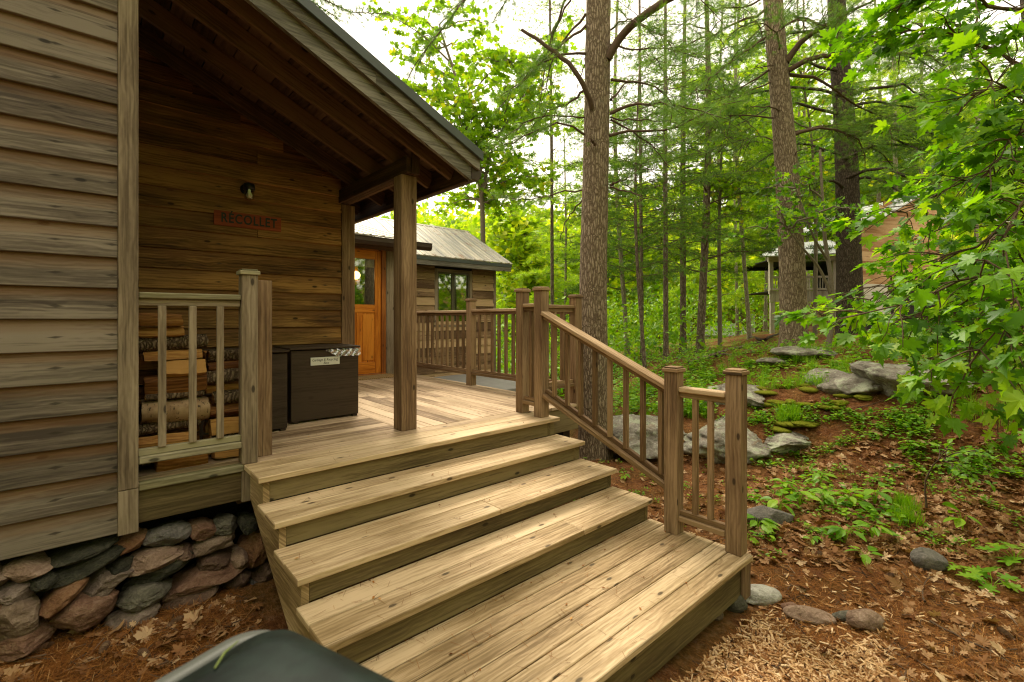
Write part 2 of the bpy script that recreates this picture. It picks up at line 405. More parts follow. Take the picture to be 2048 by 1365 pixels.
def metal_roof():
    m = NT('rusty_metal_roof'); p = m.obj()
    a = m.noise(m.map(p, (9, .8, .8)), 1, 4); b = m.step(m.noise(p, 3.5, 6, .7), .56, .7)
    col = m.ramp(a, [(.3, (.33,.33,.32)), (.5, (.54,.51,.45)), (.72, (.70,.64,.54))])
    col = m.mix(m.math('MULTIPLY', b, .65), col, C4((.30,.13,.05)))
    return m.done(m.pbr(col, .5, None, .35, .4))
M_ROOF = metal_roof()
def glass_mat(name, tint=(.02,.03,.015), rough=.03):
    m = NT(name); g = m.n('BsdfGlossy'); g.inputs['Roughness'].default_value = rough; g.inputs['Color'].default_value = (.9,.95,.85,1)
    t = m.n('BsdfTransparent'); t.inputs['Color'].default_value = (.75,.78,.7,1)
    fr = m.n('Fresnel'); fr.inputs[0].default_value = 1.6
    f = m.math('ADD', m.math('MULTIPLY', fr.outputs[0], .9), .12, True)
    x = m.n('MixShader'); m.l(f, x.inputs[0]); m.l(t.outputs[0], x.inputs[1]); m.l(g.outputs[0], x.inputs[2]); return m.done(x.outputs[0])
M_GLASS = glass_mat('window_glass')
def leafmat(name, stops, trans=.45, rough=.45, spec=.35):
    m = NT(name); r = m.attr('rnd'); col = m.ramp(r, stops)
    n = m.noise(m.pos(), 30, 2); col = m.mix(m.math('MULTIPLY', n, .35), col, m.mix(1.0, col, C4((.75,.8,.6)), 'MULTIPLY'))
    p = m.n('BsdfPrincipled'); m.l(col, p.inputs['Base Color']); p.inputs['Roughness'].default_value = rough; p.inputs['Specular IOR Level'].default_value = spec
    t = m.n('BsdfTranslucent'); m.l(m.mix(1.0, col, C4((1.5,1.45,.6)), 'MULTIPLY'), t.inputs['Color'])
    x = m.n('MixShader'); x.inputs[0].default_value = trans; m.l(p.outputs[0], x.inputs[1]); m.l(t.outputs[0], x.inputs[2])
    return m.done(x.outputs[0])
L_MAPLE = leafmat('maple_leaf', [(0,(.04,.12,.006)),(.35,(.09,.24,.006)),(.7,(.19,.40,.008)),(1,(.36,.56,.015))], .5)
L_OAK = leafmat('oak_leaf', [(0,(.11,.22,.008)),(.5,(.22,.40,.012)),(.85,(.36,.54,.02)),(1,(.48,.46,.03))], .58)
L_FAR = leafmat('far_leaf', [(0,(.13,.25,.010)),(.5,(.30,.46,.016)),(1,(.55,.60,.03))], .58)
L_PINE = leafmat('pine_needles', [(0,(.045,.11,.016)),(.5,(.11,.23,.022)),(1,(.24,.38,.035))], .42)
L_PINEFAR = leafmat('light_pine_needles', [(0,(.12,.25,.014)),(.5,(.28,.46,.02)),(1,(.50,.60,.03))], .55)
L_HERB = leafmat('herb_leaf', [(0,(.06,.17,.006)),(.5,(.15,.34,.008)),(1,(.30,.48,.015))], .42)
L_DEAD = leafmat('dead_leaf', [(0,(.13,.05,.018)),(.4,(.27,.13,.055)),(.75,(.42,.25,.13)),(1,(.58,.41,.25))], .15, .7, .1)
L_LITTER = leafmat('litter_needles', [(0,(.08,.028,.008)),(.5,(.25,.092,.022)),(.85,(.40,.18,.05)),(1,(.56,.34,.15))], 0.05, .7, .1)
L_CHIP = leafmat('wood_chips', [(0,(.30,.15,.06)),(.5,(.55,.34,.17)),(1,(.72,.52,.32))], 0.0, .7, .1)
def bark(name, c0, c1, c2, sc=1.0, st=1.0):
    m = NT(name); p = m.obj()
    wv = m.noise(p, 3 * sc, 3)
    vo = m.n('TexVoronoi'); vo.feature = 'DISTANCE_TO_EDGE'
    q = m.n('VectorMath'); q.operation = 'ADD'; m.l(m.map(p, (32 * sc, 32 * sc, 6 * sc)), q.inputs[0]); 
    cc = m.n('CombineXYZ'); m.l(m.math('MULTIPLY', wv, 5.5), cc.inputs[0]); m.l(m.math('MULTIPLY', wv, 4.5), cc.inputs[1]); m.l(m.math('MULTIPLY', wv, 3.0), cc.inputs[2]); m.l(cc.outputs[0], q.inputs[1])
    m.l(q.outputs[0], vo.inputs['Vector']); vo.inputs['Scale'].default_value = 1
    pl = m.step(vo.outputs['Distance'], 0, .28); n = m.noise(p, 45 * sc, 5, .7)
    f = m.math('ADD', m.math('MULTIPLY', pl, .42), m.math('MULTIPLY', n, .58))
    col = m.ramp(f, [(.15, c0), (.5, c1), (.85, c2)])
    li = m.step(m.noise(p, 7, 5, .7), .6, .72); col = m.mix(m.math('MULTIPLY', li, .35), col, C4((.24,.25,.17)))
    return m.done(m.pbr(col, .9, m.bump(f, st, .02), spec=.1))
B_PINE = bark('pine_bark', (.055,.036,.022), (.20,.15,.095), (.40,.32,.22))
B_DARK = bark('dark_bark', (.02,.015,.010), (.065,.05,.035), (.13,.10,.075))
B_TWIG = plain('branch_bark', (.105,.07,.045), .9, nz=.5, scale=30, spec=.1)
B_OAK = plain('young_oak_bark', (.17,.14,.10), .9, nz=.5, scale=40, spec=.1)
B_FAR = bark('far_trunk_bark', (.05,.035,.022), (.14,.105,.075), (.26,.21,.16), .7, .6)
B_HAZED = bark('hazed_far_bark', (.12,.10,.065), (.25,.215,.15), (.38,.34,.25), .7, .5)  # distant trunks: aerial haze put into a lighter bark colour
def stone_mat(name, a, b, c, sc=6, lichen=0.0):
    m = NT(name); p = m.obj(); r = m.attr('rnd')
    n = m.noise(m.map(p, (1, 1, 2.2)), sc, 7, .7, .6); f2 = m.noise(p, sc * 9, 3, .6)
    f = m.math('ADD', m.math('MULTIPLY', n, .7), m.math('MULTIPLY', f2, .3))
    col = m.ramp(f, [(.33, a), (.5, b), (.68, c)])
    if lichen:
        li = m.step(m.noise(p, 5, 6, .75), .5, .6); col = m.mix(m.math('MULTIPLY', li, lichen), col, C4((.36,.40,.27)))
        cr = m.step(m.noise(m.map(p, (1, 1, 6)), 2.2, 4, .6, 1.5), .60, .68); col = m.mix(m.math('MULTIPLY', cr, .5), col, C4((.14,.08,.04)))
    return m.done(m.pbr(col, .8, m.bump(f, .9, .03), spec=.2))
# ================================================================== GROUND
def build_ground():
    rs = np.concatenate([[0.0], .25 * (260 / .25) ** np.linspace(0, 1, 190)]); na = 480
    th = np.linspace(0, 2 * np.pi, na, endpoint=False)
    X = (rs[1:, None] * np.cos(th)).ravel(); Y = (rs[1:, None] * np.sin(th)).ravel()
    Z = H(X, Y)
    V = np.concatenate([[[0, 0, Hs(0, 0)]], np.stack([X, Y, Z], 1)])
    i = np.arange(len(rs) - 2)[:, None] * na; j = np.arange(na)[None]; j2 = (j + 1) % na
    q = np.stack([1 + i + j, 1 + i + na + j, 1 + i + na + j2, 1 + i + j2], -1).reshape(-1, 4)
    T = np.concatenate([np.stack([np.zeros(na, int), 1 + np.arange(na), 1 + (np.arange(na) + 1) % na], 1), q[:, [0, 1, 2]], q[:, [0, 2, 3]]])
    c = Cloud(); c.raw(V, T, .5)
    m = NT('forest_floor'); p = m.pos()
    a = m.noise(p, 22, 8, .75); b = m.noise(p, 2.2, 5, .6); fib = m.noise(m.map(p, (60, 18, 30)), 1, 4, .7, 1.5)
    f = m.math('ADD', m.math('MULTIPLY', a, .5), m.math('MULTIPLY', fib, .5))
    col = m.ramp(f, [(.34, (.03,.013,.006)), (.5, (.13,.050,.017)), (.66, (.27,.125,.05))])
    leafy = m.step(m.noise(m.map(p, (1, 1, 1), (3, 7, 0)), 16, 4, .8), .52, .6)
    col = m.mix(m.math('MULTIPLY', leafy, .35), col, C4((.24,.14,.08)))
    dist = m.n('VectorMath'); dist.operation = 'LENGTH'; m.l(p, dist.inputs[0])
    far = m.step(dist.outputs['Value'], 9, 17)
    moss = m.math('MULTIPLY', m.step(b, .46, .58), m.math('ADD', .10, m.math('MULTIPLY', far, .7)), True)
    mc = m.mix(a, C4((.07,.10,.012)), C4((.17,.22,.025)))
    col = m.mix(moss, col, mc)
    mat = m.done(m.pbr(col, .95, m.bump(f, .8, .03), spec=.08))
    o = c.build('ground', mat, smooth=True); tag(o, kind='structure'); return o
build_ground()

# ================================================================== MAIN CABIN
DK = -1.0                                    # deck level
SL = -.46                                    # roof slope along +X
def rafter_z(x): return 1.42 + SL * (x - 2.06)
cabin = thing('cabin', (1.0, 5.0, -1.9), 'grey-brown clapboard cabin with a covered porch, low gable roof and orange pine door', 'cabin')
def clap(mb, x0, x1, Y, zbot, ztop, exp=.18, th=.030, plane='Y', topfn=None, splits=None):
    z = zbot; k = 0
    while z < ztop - .02:
        hh = exp + .02; ang = math.atan2(th * .8, exp)
        xs = [x0, x1]
        if splits and k % splits[1] == splits[2] % splits[1]: xs = [x0, splits[0], x1]
        for a, b in zip(xs[:-1], xs[1:]):
            bb = b
            if topfn is not None:
                lim = topfn(z + exp)
                bb = min(b, lim)
                if bb - a < .05: continue
            c = ((a + bb) / 2, Y - th * .55, z + hh / 2)
            M = np.array(Matrix.Rotation(-ang, 3, 'X'))
            mb.obox(c, ((bb - a) / 2 - .0008, th / 2, hh / 2), M, 0, .003)
        z += exp; k += 1
    return mb
# front wall beside the camera
clap(MB(), -2.6, .128, 3.675, -1.27, 2.28).build('front_siding', W_SIDING, cabin)
b = MB(); b.box((-2.6, 3.68, -1.26), (.12, 5.2, 1.9)); b.build('wall_core', M_VOID, cabin)
b = MB(); b.box((.126, 3.625, -1.02), (.222, 3.665, 2.25), 2, .004); b.box((.126, 3.627, -1.285), (.222, 3.665, -1.023), 2, .004)
b.build('corner_trim', W_TRIM, cabin)
# recessed porch wall
clap(MB(), .08, 2.10, 5.26, -1.0, 2.3, topfn=lambda z: 2.06 + (1.42 + .20 - z) / .46 if z > 1.3 else 9, splits=(1.25, 4, 2)).build('porch_siding', W_INNER, cabin)
clap(MB(), .128, .129, 5, 0, .01)
b = MB(); b.box((-2.6, 5.275, -1.9), (2.24, 7.84, 1.30)); b.build('porch_wall_core', M_VOID, cabin)
b = MB(); b.prism([(.08, 1.2), (2.2, 1.2), (2.2, rafter_z(2.2) + .17), (.08, rafter_z(.08) + .17)], 5.2605, 5.272, 'XZ', 0); b.build('gable_backing', W_INNER, cabin)
b = MB(); b.box((2.10, 5.215, DK), (2.20, 5.26, 1.262), 2); b.box((2.203, 5.222, DK), (2.252, 5.262, 1.262), 2); b.build('corner_board', W_POST, cabin)
# porch post
b = MB(); b.box((2.052, 3.773, DK), (2.204, 3.925, 1.266), 2, .006); b.build('porch_post', W_POST, cabin)
b = MB(); b.box((2.07, 3.72, 1.27), (2.11, 5.26, 1.415), 1); b.box((2.114, 3.76, 1.27), (2.155, 5.26, 1.41), 1); b.box((2.158, 3.75, 1.27), (2.20, 5.26, 1.412), 1)
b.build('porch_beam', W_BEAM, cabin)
b = MB(); b.box((2.125, 3.715, 1.272), (2.20, 3.745, 1.50), 2); b.build('post_cap_block', W_DARK, cabin)
# rafters
XE = 2.50; XR = -1.1
for k, y in enumerate((3.60, 3.98, 4.46, 4.95, 5.6, 6.2, 6.8)):
    b = MB(); z0 = rafter_z(XE - .03) + .085; z1 = rafter_z(XR) + .085
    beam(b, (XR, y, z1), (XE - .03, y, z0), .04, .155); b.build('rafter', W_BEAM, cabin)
# roof deck above the rafters with visible shims
def slab(mb, x0, x1, y0, y1, off, th, rv=None):
    mb.prism([(x0, rafter_z(x0) + off), (x1, rafter_z(x1) + off), (x1, rafter_z(x1) + off + th), (x0, rafter_z(x0) + off + th)], y0, y1, 'XZ', 1, rv)
b = MB()
x = XR
while x < XE - .02:
    slab(b, x, min(x + .135, XE - .01), 3.38, 7.6, .175 + random.random() * .003, .02); x += .142
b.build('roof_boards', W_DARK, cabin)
for y in (3.60, 3.98, 4.46, 4.95):
    for x in np.arange(.3, 2.2, .24):
        if random.random() < .75:
            b = MB(); xx = x + random.random() * .06; slab(b, xx, xx + .07, y + .03, y + .10, .150, .022); b.build('shim', W_BEAM, cabin)
b = MB(); slab(b, XR, XE + .06, 3.31, 7.6, .205, .02)
b.build('roof', M_METAL_EDGE, cabin)
b = MB()
for sx in (0,):
    b.prism([(XR, rafter_z(XR) + .2), (XR - 3.2, rafter_z(XR) - 1.3), (XR - 3.2, rafter_z(XR) - 1.25), (XR, rafter_z(XR) + .25)], 3.31, 7.6, 'XZ')
b.build('roof', M_METAL_EDGE, cabin)
# barge boards of the gable
def rake(mb, y0, y1, o0, o1, xe, x0=XR, cut=.02):
    xs = [x0, .78, xe] if x0 < .7 else [x0, xe]
    for a, c in zip(xs[:-1], xs[1:]):
        a = a + (.002 if a > x0 else 0)
        mb.prism([(a, rafter_z(a) + o0), (c, rafter_z(c) + o0), (c, rafter_z(c) + o1), (a, rafter_z(a) + o1)], y0, y1, 'XZ', 0)
b = MB()
a0, a1 = XR, XE + .045
for xa, xc in ((a0, .78), (.7815, a1)):
    pts = [(xa, rafter_z(xa) - .005), (xc - (.05 if xc == a1 else 0), rafter_z(xc - (.05 if xc == a1 else 0)) - .005)]
    if xc == a1: pts.append((xc, rafter_z(xc) + .005))
    pts += [(xc, rafter_z(xc) + .125), (xa, rafter_z(xa) + .125)]
    b.prism(pts, 3.37, 3.405, 'XZ', 0)
b.build('barge_board', W_BARGE, cabin)
b = MB()
for xa, xc in ((a0, 1.6), (1.6015, a1 + .035)):
    pts = [(xa, rafter_z(xa) + .115), (xc - (.05 if xc > 2 else 0), rafter_z(xc - (.05 if xc > 2 else 0)) + .115)]
    if xc > 2: pts.append((xc, rafter_z(xc) + .12))
    pts += [(xc, rafter_z(xc) + .222), (xa, rafter_z(xa) + .222)]
    b.prism(pts, 3.335, 3.367, 'XZ', 0)
b.build('upper_barge_board', W_BARGE, cabin)
b = MB(); b.prism([(XR, rafter_z(XR) + .208), (a1 + .05, rafter_z(a1 + .05) + .208), (a1 + .05, rafter_z(a1 + .05) + .285), (XR, rafter_z(XR) + .285)], 3.305, 3.332, 'XZ', 0)
b.build('roof_edge_flashing', M_METAL_EDGE, cabin)
# eave fascia and gutter
ze = rafter_z(XE)
b = MB(); b.box((XE - .028, 3.41, ze - .02), (XE + .004, 7.6, ze + .20), 1); b.build('eave_fascia', W_BEAM, cabin)
b = MB(); gx = XE + .012
b.prism([(gx, ze + .0), (gx + .075, ze + .0), (gx + .105, ze + .05), (gx + .105, ze + .105), (gx + .12, ze + .11), (gx + .12, ze + .12), (gx, ze + .12)], 3.36, 7.6, 'XZ', 1)
b.build('gutter', M_GUTTER, cabin)

# ---- door bay
DY = 7.85
b = MB(); b.box((2.2, DY, -1.9), (3.0, DY + .9, 1.30)); b.box((2.2, DY + .9, -1.9), (4.2, DY + .95, 1.30))
b.box((3.93, DY + .02, -1.9), (4.2, DY + .9, 1.28)); b.box((3.0, DY + .05, 1.25), (3.93, DY + .9, 1.3)); b.build('bay_wall', M_VOID, cabin)
clap(MB(), 2.25, 2.98, DY, DK, 1.28).build('bay_siding', W_INNER, cabin)
b = MB(); b.box((3.95, DY - .035, DK), (4.10, DY + .0, 1.3), 2); b.box((4.103, DY - .02, DK), (4.215, DY + .0, 1.3), 2)
b.box((2.7, DY - .036, 1.25), (3.945, DY, 1.36), 0); b.build('door_trim', W_TRIM, cabin)
dx0, dx1, dz0, dz1 = 3.04, 3.86, DK + .03, 1.17
b = MB(); b.box((dx1 + .004, DY - .028, DK), (3.944, DY + .04, 1.235), 2); b.box((dx0 - .08, DY - .028, DK), (dx0 - .004, DY + .04, 1.235), 2)
b.box((dx0 - .004, DY - .027, 1.175), (dx1 + .004, DY + .04, 1.235)); b.box((dx0 - .08, DY - .05, DK + .002), (3.944, DY + .04, DK + .026)); b.build('door_frame', W_DOORFR, cabin)
b = MB(); st = .11; y0, y1 = DY - .005, DY + .035
gl_t, gl_b = WY(720, 517, DY)[2], WY(752, 610, DY)[2]
b.box((dx0, y0, dz0), (dx0 + st, y1, dz1), 2); b.box((dx1 - st, y0, dz0), (dx1, y1, dz1), 2)
for za, zb in ((dz0, dz0 + .2), (gl_b - .14, gl_b), (gl_t, dz1)): b.box((dx0 + st + .001, y0, za), (dx1 - st - .001, y1, zb), 0)
b.box(((dx0 + dx1) / 2 - .04, y0 + .001, dz0 + .2), ((dx0 + dx1) / 2 + .04, y1, gl_b - .14), 2)
door = b.build('door', W_DOOR, cabin)
for xa, xb in ((dx0 + st, (dx0 + dx1) / 2 - .04), ((dx0 + dx1) / 2 + .04, dx1 - st)):
    b = MB(); b.box((xa, y0 + .016, dz0 + .2), (xb, y1 - .005, gl_b - .14), 2); b.box((xa + .035, y0 + .006, dz0 + .235), (xb - .035, y0 + .02, gl_b - .175), 2, .006); b.build('panel', W_DOOR, door)
b = MB(); b.box((dx0 + st, y0 + .015, gl_b), (dx1 - st, y0 + .02, gl_t)); b.build('glass', M_GLASS, door)
b = MB(); b.box((dx0 + .03, y0 - .05, -.05), (dx0 + .06, y0 - .03, .1)); b.build('handle', M_BLACK, door)
# warm wall lamp seen through the door glass
lp = WY(712, 551, DY + .35)
glow = NT('lamp_glow'); em = glow.n('Emission'); em.inputs[0].default_value = (1, .62, .25, 1); em.inputs[1].default_value = 4.5; M_GLOW = glow.done(em.outputs[0])
th_l = thing('interior_wall_lamp', lp, 'small round glowing wall lamp seen through the door glass', 'lamp')
def ball(name, c, r, mat, parent, sc=(1, 1, 1), seg=20):
    cc = Cloud(); u = np.linspace(0, np.pi, seg); 
    th = np.linspace(0, 2 * np.pi, seg * 2, endpoint=False)
    V = np.stack([np.sin(u)[:, None] * np.cos(th), np.sin(u)[:, None] * np.sin(th), np.cos(u)[:, None] + 0 * th], -1).reshape(-1, 3) * np.array(sc) * r + c
    n = seg * 2; i = np.arange(seg - 1)[:, None] * n; j = np.arange(n)[None]; j2 = (j + 1) % n
    q = np.stack([i + j, i + n + j, i + n + j2, i + j2], -1).reshape(-1, 4)
    cc.raw(V, np.concatenate([q[:, [0, 1, 2]], q[:, [0, 2, 3]]]), .5); return cc.build(name, mat, parent, True)
ball('bulb', lp, .075, M_GLOW, th_l)
b = MB(); b.box(lp + np.array([-.07, -.01, -.17]), lp + np.array([.07, .06, -.085])); b.box(lp + np.array([-.06, .05, -.16]), lp + np.array([.06, .08, .2])); b.build('bracket', W_DOOR, th_l)
b = MB(); b.box((dx0 + .02, DY + .06, gl_t - .14), (dx1 - .02, DY + .075, gl_t + .02)); b.build('roller_blind', plain('pale_blind', (.55,.55,.38), .8), door)
# bay roof and gutter
def ribroof(name, x0, x1, ya, za, yb, zb, sp, parent, mat=M_ROOF):
    b = MB(); L = math.hypot(yb - ya, zb - za); ny, nz = -(zb - za) / L, (yb - ya) / L
    b.prism([(ya, za), (yb, zb), (yb + ny * .02, zb + nz * .02), (ya + ny * .02, za + nz * .02)], x0, x1, 'YZ')
    x = x0 + .02
    while x < x1:
        for w_, t_, o_ in ((.022, .028, 0), (.010, .012, sp / 2)):
            if x + o_ > x1: continue
            beam(b, (x + o_, ya + ny * .02, za + nz * .02), (x + o_, yb + ny * .02, zb + nz * .02), w_ * 2, t_ * 1.2, .006)
        x += sp
    return b.build(name, mat, parent)
ribroof('bay_roof', 2.3, 4.28, 7.42, 1.35, 10.2, 2.10, .23, cabin)
b = MB(); b.box((2.4, 7.43, 1.20), (4.25, 7.46, 1.345)); b.box((2.4, 7.462, 1.19), (4.2, 7.84, 1.215)); b.build('bay_fascia', W_DARK, cabin)
b = MB(); b.prism([(7.42, 1.20), (7.345, 1.20), (7.315, 1.25), (7.315, 1.31), (7.305, 1.315), (7.305, 1.325), (7.42, 1.325)], 2.4, WY(862, 495, 7.36)[0], 'YZ', 0); b.build('bay_gutter', M_GUTTER, cabin)
b = MB(); b.box((2.25, DY - .03, 1.10 + .14), (2.7, DY, 1.36)); b.build('bay_header', W_DARK, cabin)

# ---- far wing with window
WGY = 8.7; WX1 = 7.17
wl, wr = WY(868, 560, WGY)[0], WY(943, 560, WGY)[0]; wt, wb = WY(868, 537, WGY)[2], -.15
b = MB(); YB = WGY + 2.7
b.box((4.2, WGY + .01, -2.6), (wl + .05, WGY + .1, 1.2)); b.box((wr - .05, WGY + .01, -2.6), (WX1 - .02, WGY + .1, 1.2)); b.box((wl + .05, WGY + .01, -2.6), (wr - .05, WGY + .1, wb + .03))
b.box((wl + .05, WGY + .01, wt - .05), (wr - .05, WGY + .1, 1.2)); b.box((4.2, YB, -2.6), (WX1 - .02, YB + .05, 1.2)); b.box((WX1 - .08, WGY + .1, -2.6), (WX1 - .02, YB, 1.2)); b.box((4.15, WGY + .01, -2.6), (4.2, YB, 1.2))
b.box((4.2, WGY + .1, -1.0), (WX1 - .08, YB, -.98))
b.build('wing_wall_core', M_VOID, cabin)
b = MB()
clap(b, 4.15, wl - .002, WGY, -1.9, 1.15); clap(b, wr + .002, WX1 - .06, WGY, -1.9, 1.15); clap(b, wl, wr, WGY, -1.9, wb - .1)
b.build('wing_siding', W_WING, cabin)
b = MB(); b.box((WX1 - .075, WGY - .035, -1.9), (WX1 + .01, WGY + .0, 1.2), 2); b.build('wing_corner_board', W_TRIM, cabin)
b = MB(); b.box((wl, WGY - .03, wb), (wl + .075, WGY, wt), 2); b.box((wr - .075, WGY - .03, wb), (wr, WGY, wt), 2); b.box((wl + .076, WGY - .028, wt - .06), (wr - .076, WGY, wt), 0); b.box((wl - .02, WGY - .05, wb - .05), (wr + .02, WGY, wb), 0)
win = b.build('window', W_TRIM, cabin)
M_WFR = plain('bronze_window_frame', (.10,.085,.045), .4)
b = MB(); xa, xb, za, zb = wl + .08, wr - .08, wb + .005, wt - .065; mid = (xa + xb) / 2 - .02
for q0, q1 in ((xa, mid), (mid + .01, xb)):
    b.box((q0, WGY - .015, za), (q0 + .03, WGY + .03, zb), 2); b.box((q1 - .03, WGY - .015, za), (q1, WGY + .03, zb), 2); b.box((q0 + .031, WGY - .014, za), (q1 - .031, WGY + .03, za + .04)); b.box((q0 + .031, WGY - .014, zb - .04), (q1 - .031, WGY + .03, zb))
b.build('frame', M_WFR, win)
b = MB(); b.box((xa + .03, WGY + .002, za + .03), (xb - .03, WGY + .006, zb - .03)); b.build('pane', M_GLASS, win)
ribroof('wing_roof', 4.0, 7.37, 8.3, 1.24, 10.05, 2.225, .25, cabin)
b = MB(); b.prism([(8.31, 1.07), (8.34, 1.07), (8.34, 1.235), (8.31, 1.235)], 4.0, 7.34, 'YZ', 0); b.build('wing_fascia', W_BARGE, cabin)
b = MB(); b.prism([(8.30, 1.17), (8.307, 1.17), (8.307, 1.237), (8.30, 1.237)], 4.0, 7.36, 'YZ', 0); b.build('drip_edge', M_METAL_EDGE, cabin)
b = MB(); b.prism([(8.34, 1.07), (10.05, 2.05), (10.05, 2.22), (8.34, 1.235)], 7.30, 7.335, 'YZ', 1); b.prism([(8.34, 1.10), (8.70, 1.10), (8.70, 1.13), (8.34, 1.13)], 4.0, 7.3, 'YZ', 1); b.build('wing_barge_board', W_BARGE, cabin)
ribroof('wing_back_roof', 2.3, 7.37, 10.055, 2.225, 12.4, .9, .25, cabin)
b = MB(); b.prism([(9.98, 2.22), (10.05, 2.262), (10.12, 2.22), (10.05, 2.24)], 4.0, 7.38, 'YZ', 0); b.build('ridge_cap', M_ROOF, cabin)
b = MB(); b.prism([(8.75, 1.15), (11.4, 1.15), (10.05, 2.15)], 7.05, 7.15, 'YZ', 1); b.build('gable_wall', W_WING, cabin)

# ---- wall sign
s0, s1 = WY(427, 434, 5.235), WY(561, 448, 5.235)
sz0, sz1 = WY(427, 450, 5.235)[2], WY(427, 420, 5.235)[2]
sign = thing('wall_sign', ((s0[0] + s1[0]) / 2, 5.235, sz0), 'reddish wooden name board with dark letters under the wall lamp', 'sign')
b = MB(); b.box((s0[0], 5.212, sz0), (s1[0], 5.235, sz1), 0, .002, .5); b.build('board', W_SIGN, sign)
def text(body, name, mat, c, ux, uz, size, parent, extrude=.0015, shear=0, width=None, spacing=1.0, bold=0.0):
    cu = bpy.data.curves.new(name, 'FONT'); cu.body = body; cu.size = size; cu.extrude = extrude; cu.shear = shear; cu.align_x = 'CENTER'; cu.align_y = 'CENTER'
    cu.space_character = spacing; cu.offset = bold
    tmp = bpy.data.objects.new('tmp', cu); COL.objects.link(tmp); bpy.context.view_layer.update()
    me = bpy.data.meshes.new_from_object(tmp.evaluated_get(bpy.context.evaluated_depsgraph_get())); bpy.data.objects.remove(tmp)
    n = len(me.vertices); co = np.zeros(n * 3, dtype=np.float32); me.vertices.foreach_get('co', co); co = co.reshape(-1, 3).astype(float)
    if width:
        w_ = co[:, 0].max() - co[:, 0].min(); co[:, 0] *= width / w_
    co[:, 0] -= (co[:, 0].max() + co[:, 0].min()) / 2
    ux = np.array(ux, float); uz = np.array(uz, float); nn = np.cross(ux, uz)
    W = np.array(c) + co[:, :1] * ux + co[:, 1:2] * uz + co[:, 2:3] * nn - origin_of(parent)
    me.vertices.foreach_set('co', W.astype(np.float32).ravel()); me.update(); me.name = name
    return link_mesh(name, me, mat, parent)
M_INK = plain('dark_green_paint', (.012,.02,.012), .6)
sw = s1[0] - s0[0]
text('RÉCOLLET', 'lettering', M_INK, ((s0[0] + s1[0]) / 2 + .01, 5.2105, (sz0 + sz1) / 2 + .002), (1, 0, 0), (0, 0, 1), .125, sign, width=sw * .83, spacing=1.15, bold=.0025)
# ---- wall lamp
lc = WY(492, 378, 5.235)
lamp = thing('wall_lamp', (lc[0], 5.235, lc[2]), 'black jar-style wall lamp with a clear glass cover above the name board', 'lamp')
c = Cloud(); c.tube([(lc[0] + .0, 5.24, lc[2] - .01), (lc[0] + .0, 5.19, lc[2] - .01)], [.055, .05], 20); c.tube([(lc[0], 5.21, lc[2] + .0), (lc[0] + .0, 5.13, lc[2] + .012), (lc[0], 5.10, lc[2] - .0)], [.03, .03, .03], 14)
c.tube([(lc[0], 5.11, lc[2] + .03), (lc[0], 5.11, lc[2] + .02), (lc[0], 5.11, lc[2] - .035), (lc[0], 5.11, lc[2] - .036)], [.005, .048, .052, .02], 20); c.build('fitting', M_BLACK, lamp, True)
gm = NT('clear_glass'); gb = gm.n('BsdfGlossy'); gb.inputs['Roughness'].default_value = .05; tb = gm.n('BsdfTransparent'); tb.inputs[0].default_value = (.85,.87,.8,1)
gx_ = gm.n('MixShader'); gx_.inputs[0].default_value = .18; gm.l(tb.outputs[0], gx_.inputs[1]); gm.l(gb.outputs[0], gx_.inputs[2]); M_JAR = gm.done(gx_.outputs[0])
c = Cloud(); c.tube([(lc[0], 5.11, lc[2] - .035), (lc[0], 5.11, lc[2] - .11), (lc[0], 5.11, lc[2] - .13), (lc[0], 5.11, lc[2] - .135)], [.043, .043, .032, .003], 20); c.build('glass_jar', M_JAR, lamp, True)
c = Cloud(); c.tube([(lc[0], 5.11, lc[2] - .036), (lc[0], 5.11, lc[2] - .055), (lc[0], 5.11, lc[2] - .09), (lc[0], 5.11, lc[2] - .108), (lc[0], 5.11, lc[2] - .114)], [.012, .015, .028, .02, .003], 16); c.build('bulb', plain('frosted_bulb', (.85,.83,.72), .3), lamp, True)

# ================================================================== FOUNDATION STONES
FST = [(55,1137,45,26,0,'pink'),(38,1181,35,26,0,'mauve'),(157,1100,66,17,-8,'moss'),(157,1135,78,20,-17,'moss'),(253,1083,38,20,-5,'rust'),
 (335,1071,46,27,2,'grey'),(398,1058,30,20,5,'red'),(448,1046,29,20,-12,'green'),(490,1042,20,19,-8,'moss'),(429,1084,56,21,-12,'tan'),
 (309,1114,57,23,-8,'pink'),(321,1137,64,20,-18,'moss'),(422,1119,40,21,-5,'brown'),(504,1097,27,38,8,'rust'),(413,1153,82,29,-10,'red'),
 (212,1162,48,28,-8,'mauve'),(122,1189,50,22,-35,'rust'),(289,1181,46,22,-8,'green'),(157,1217,64,40,-6,'red'),(270,1225,50,30,-8,'mauve'),
 (34,1233,46,50,0,'tan'),(376,1190,64,18,-14,'brown'),(506,1172,24,28,0,'grey'),(547,1212,28,48,-6,'granite'),(524,1142,27,22,0,'brown'),
 (45,1278,52,24,-5,'red'),(474,1112,20,18,0,'pink'),(-50,1160,50,34,0,'tan'),(-45,1225,50,36,0,'red'),(90,1150,26,18,0,'moss'),(240,1130,30,16,0,'moss'),(365,1100,22,14,0,'brown'),(470,1150,26,22,0,'brown'),(350,1218,30,16,-10,'brown')]
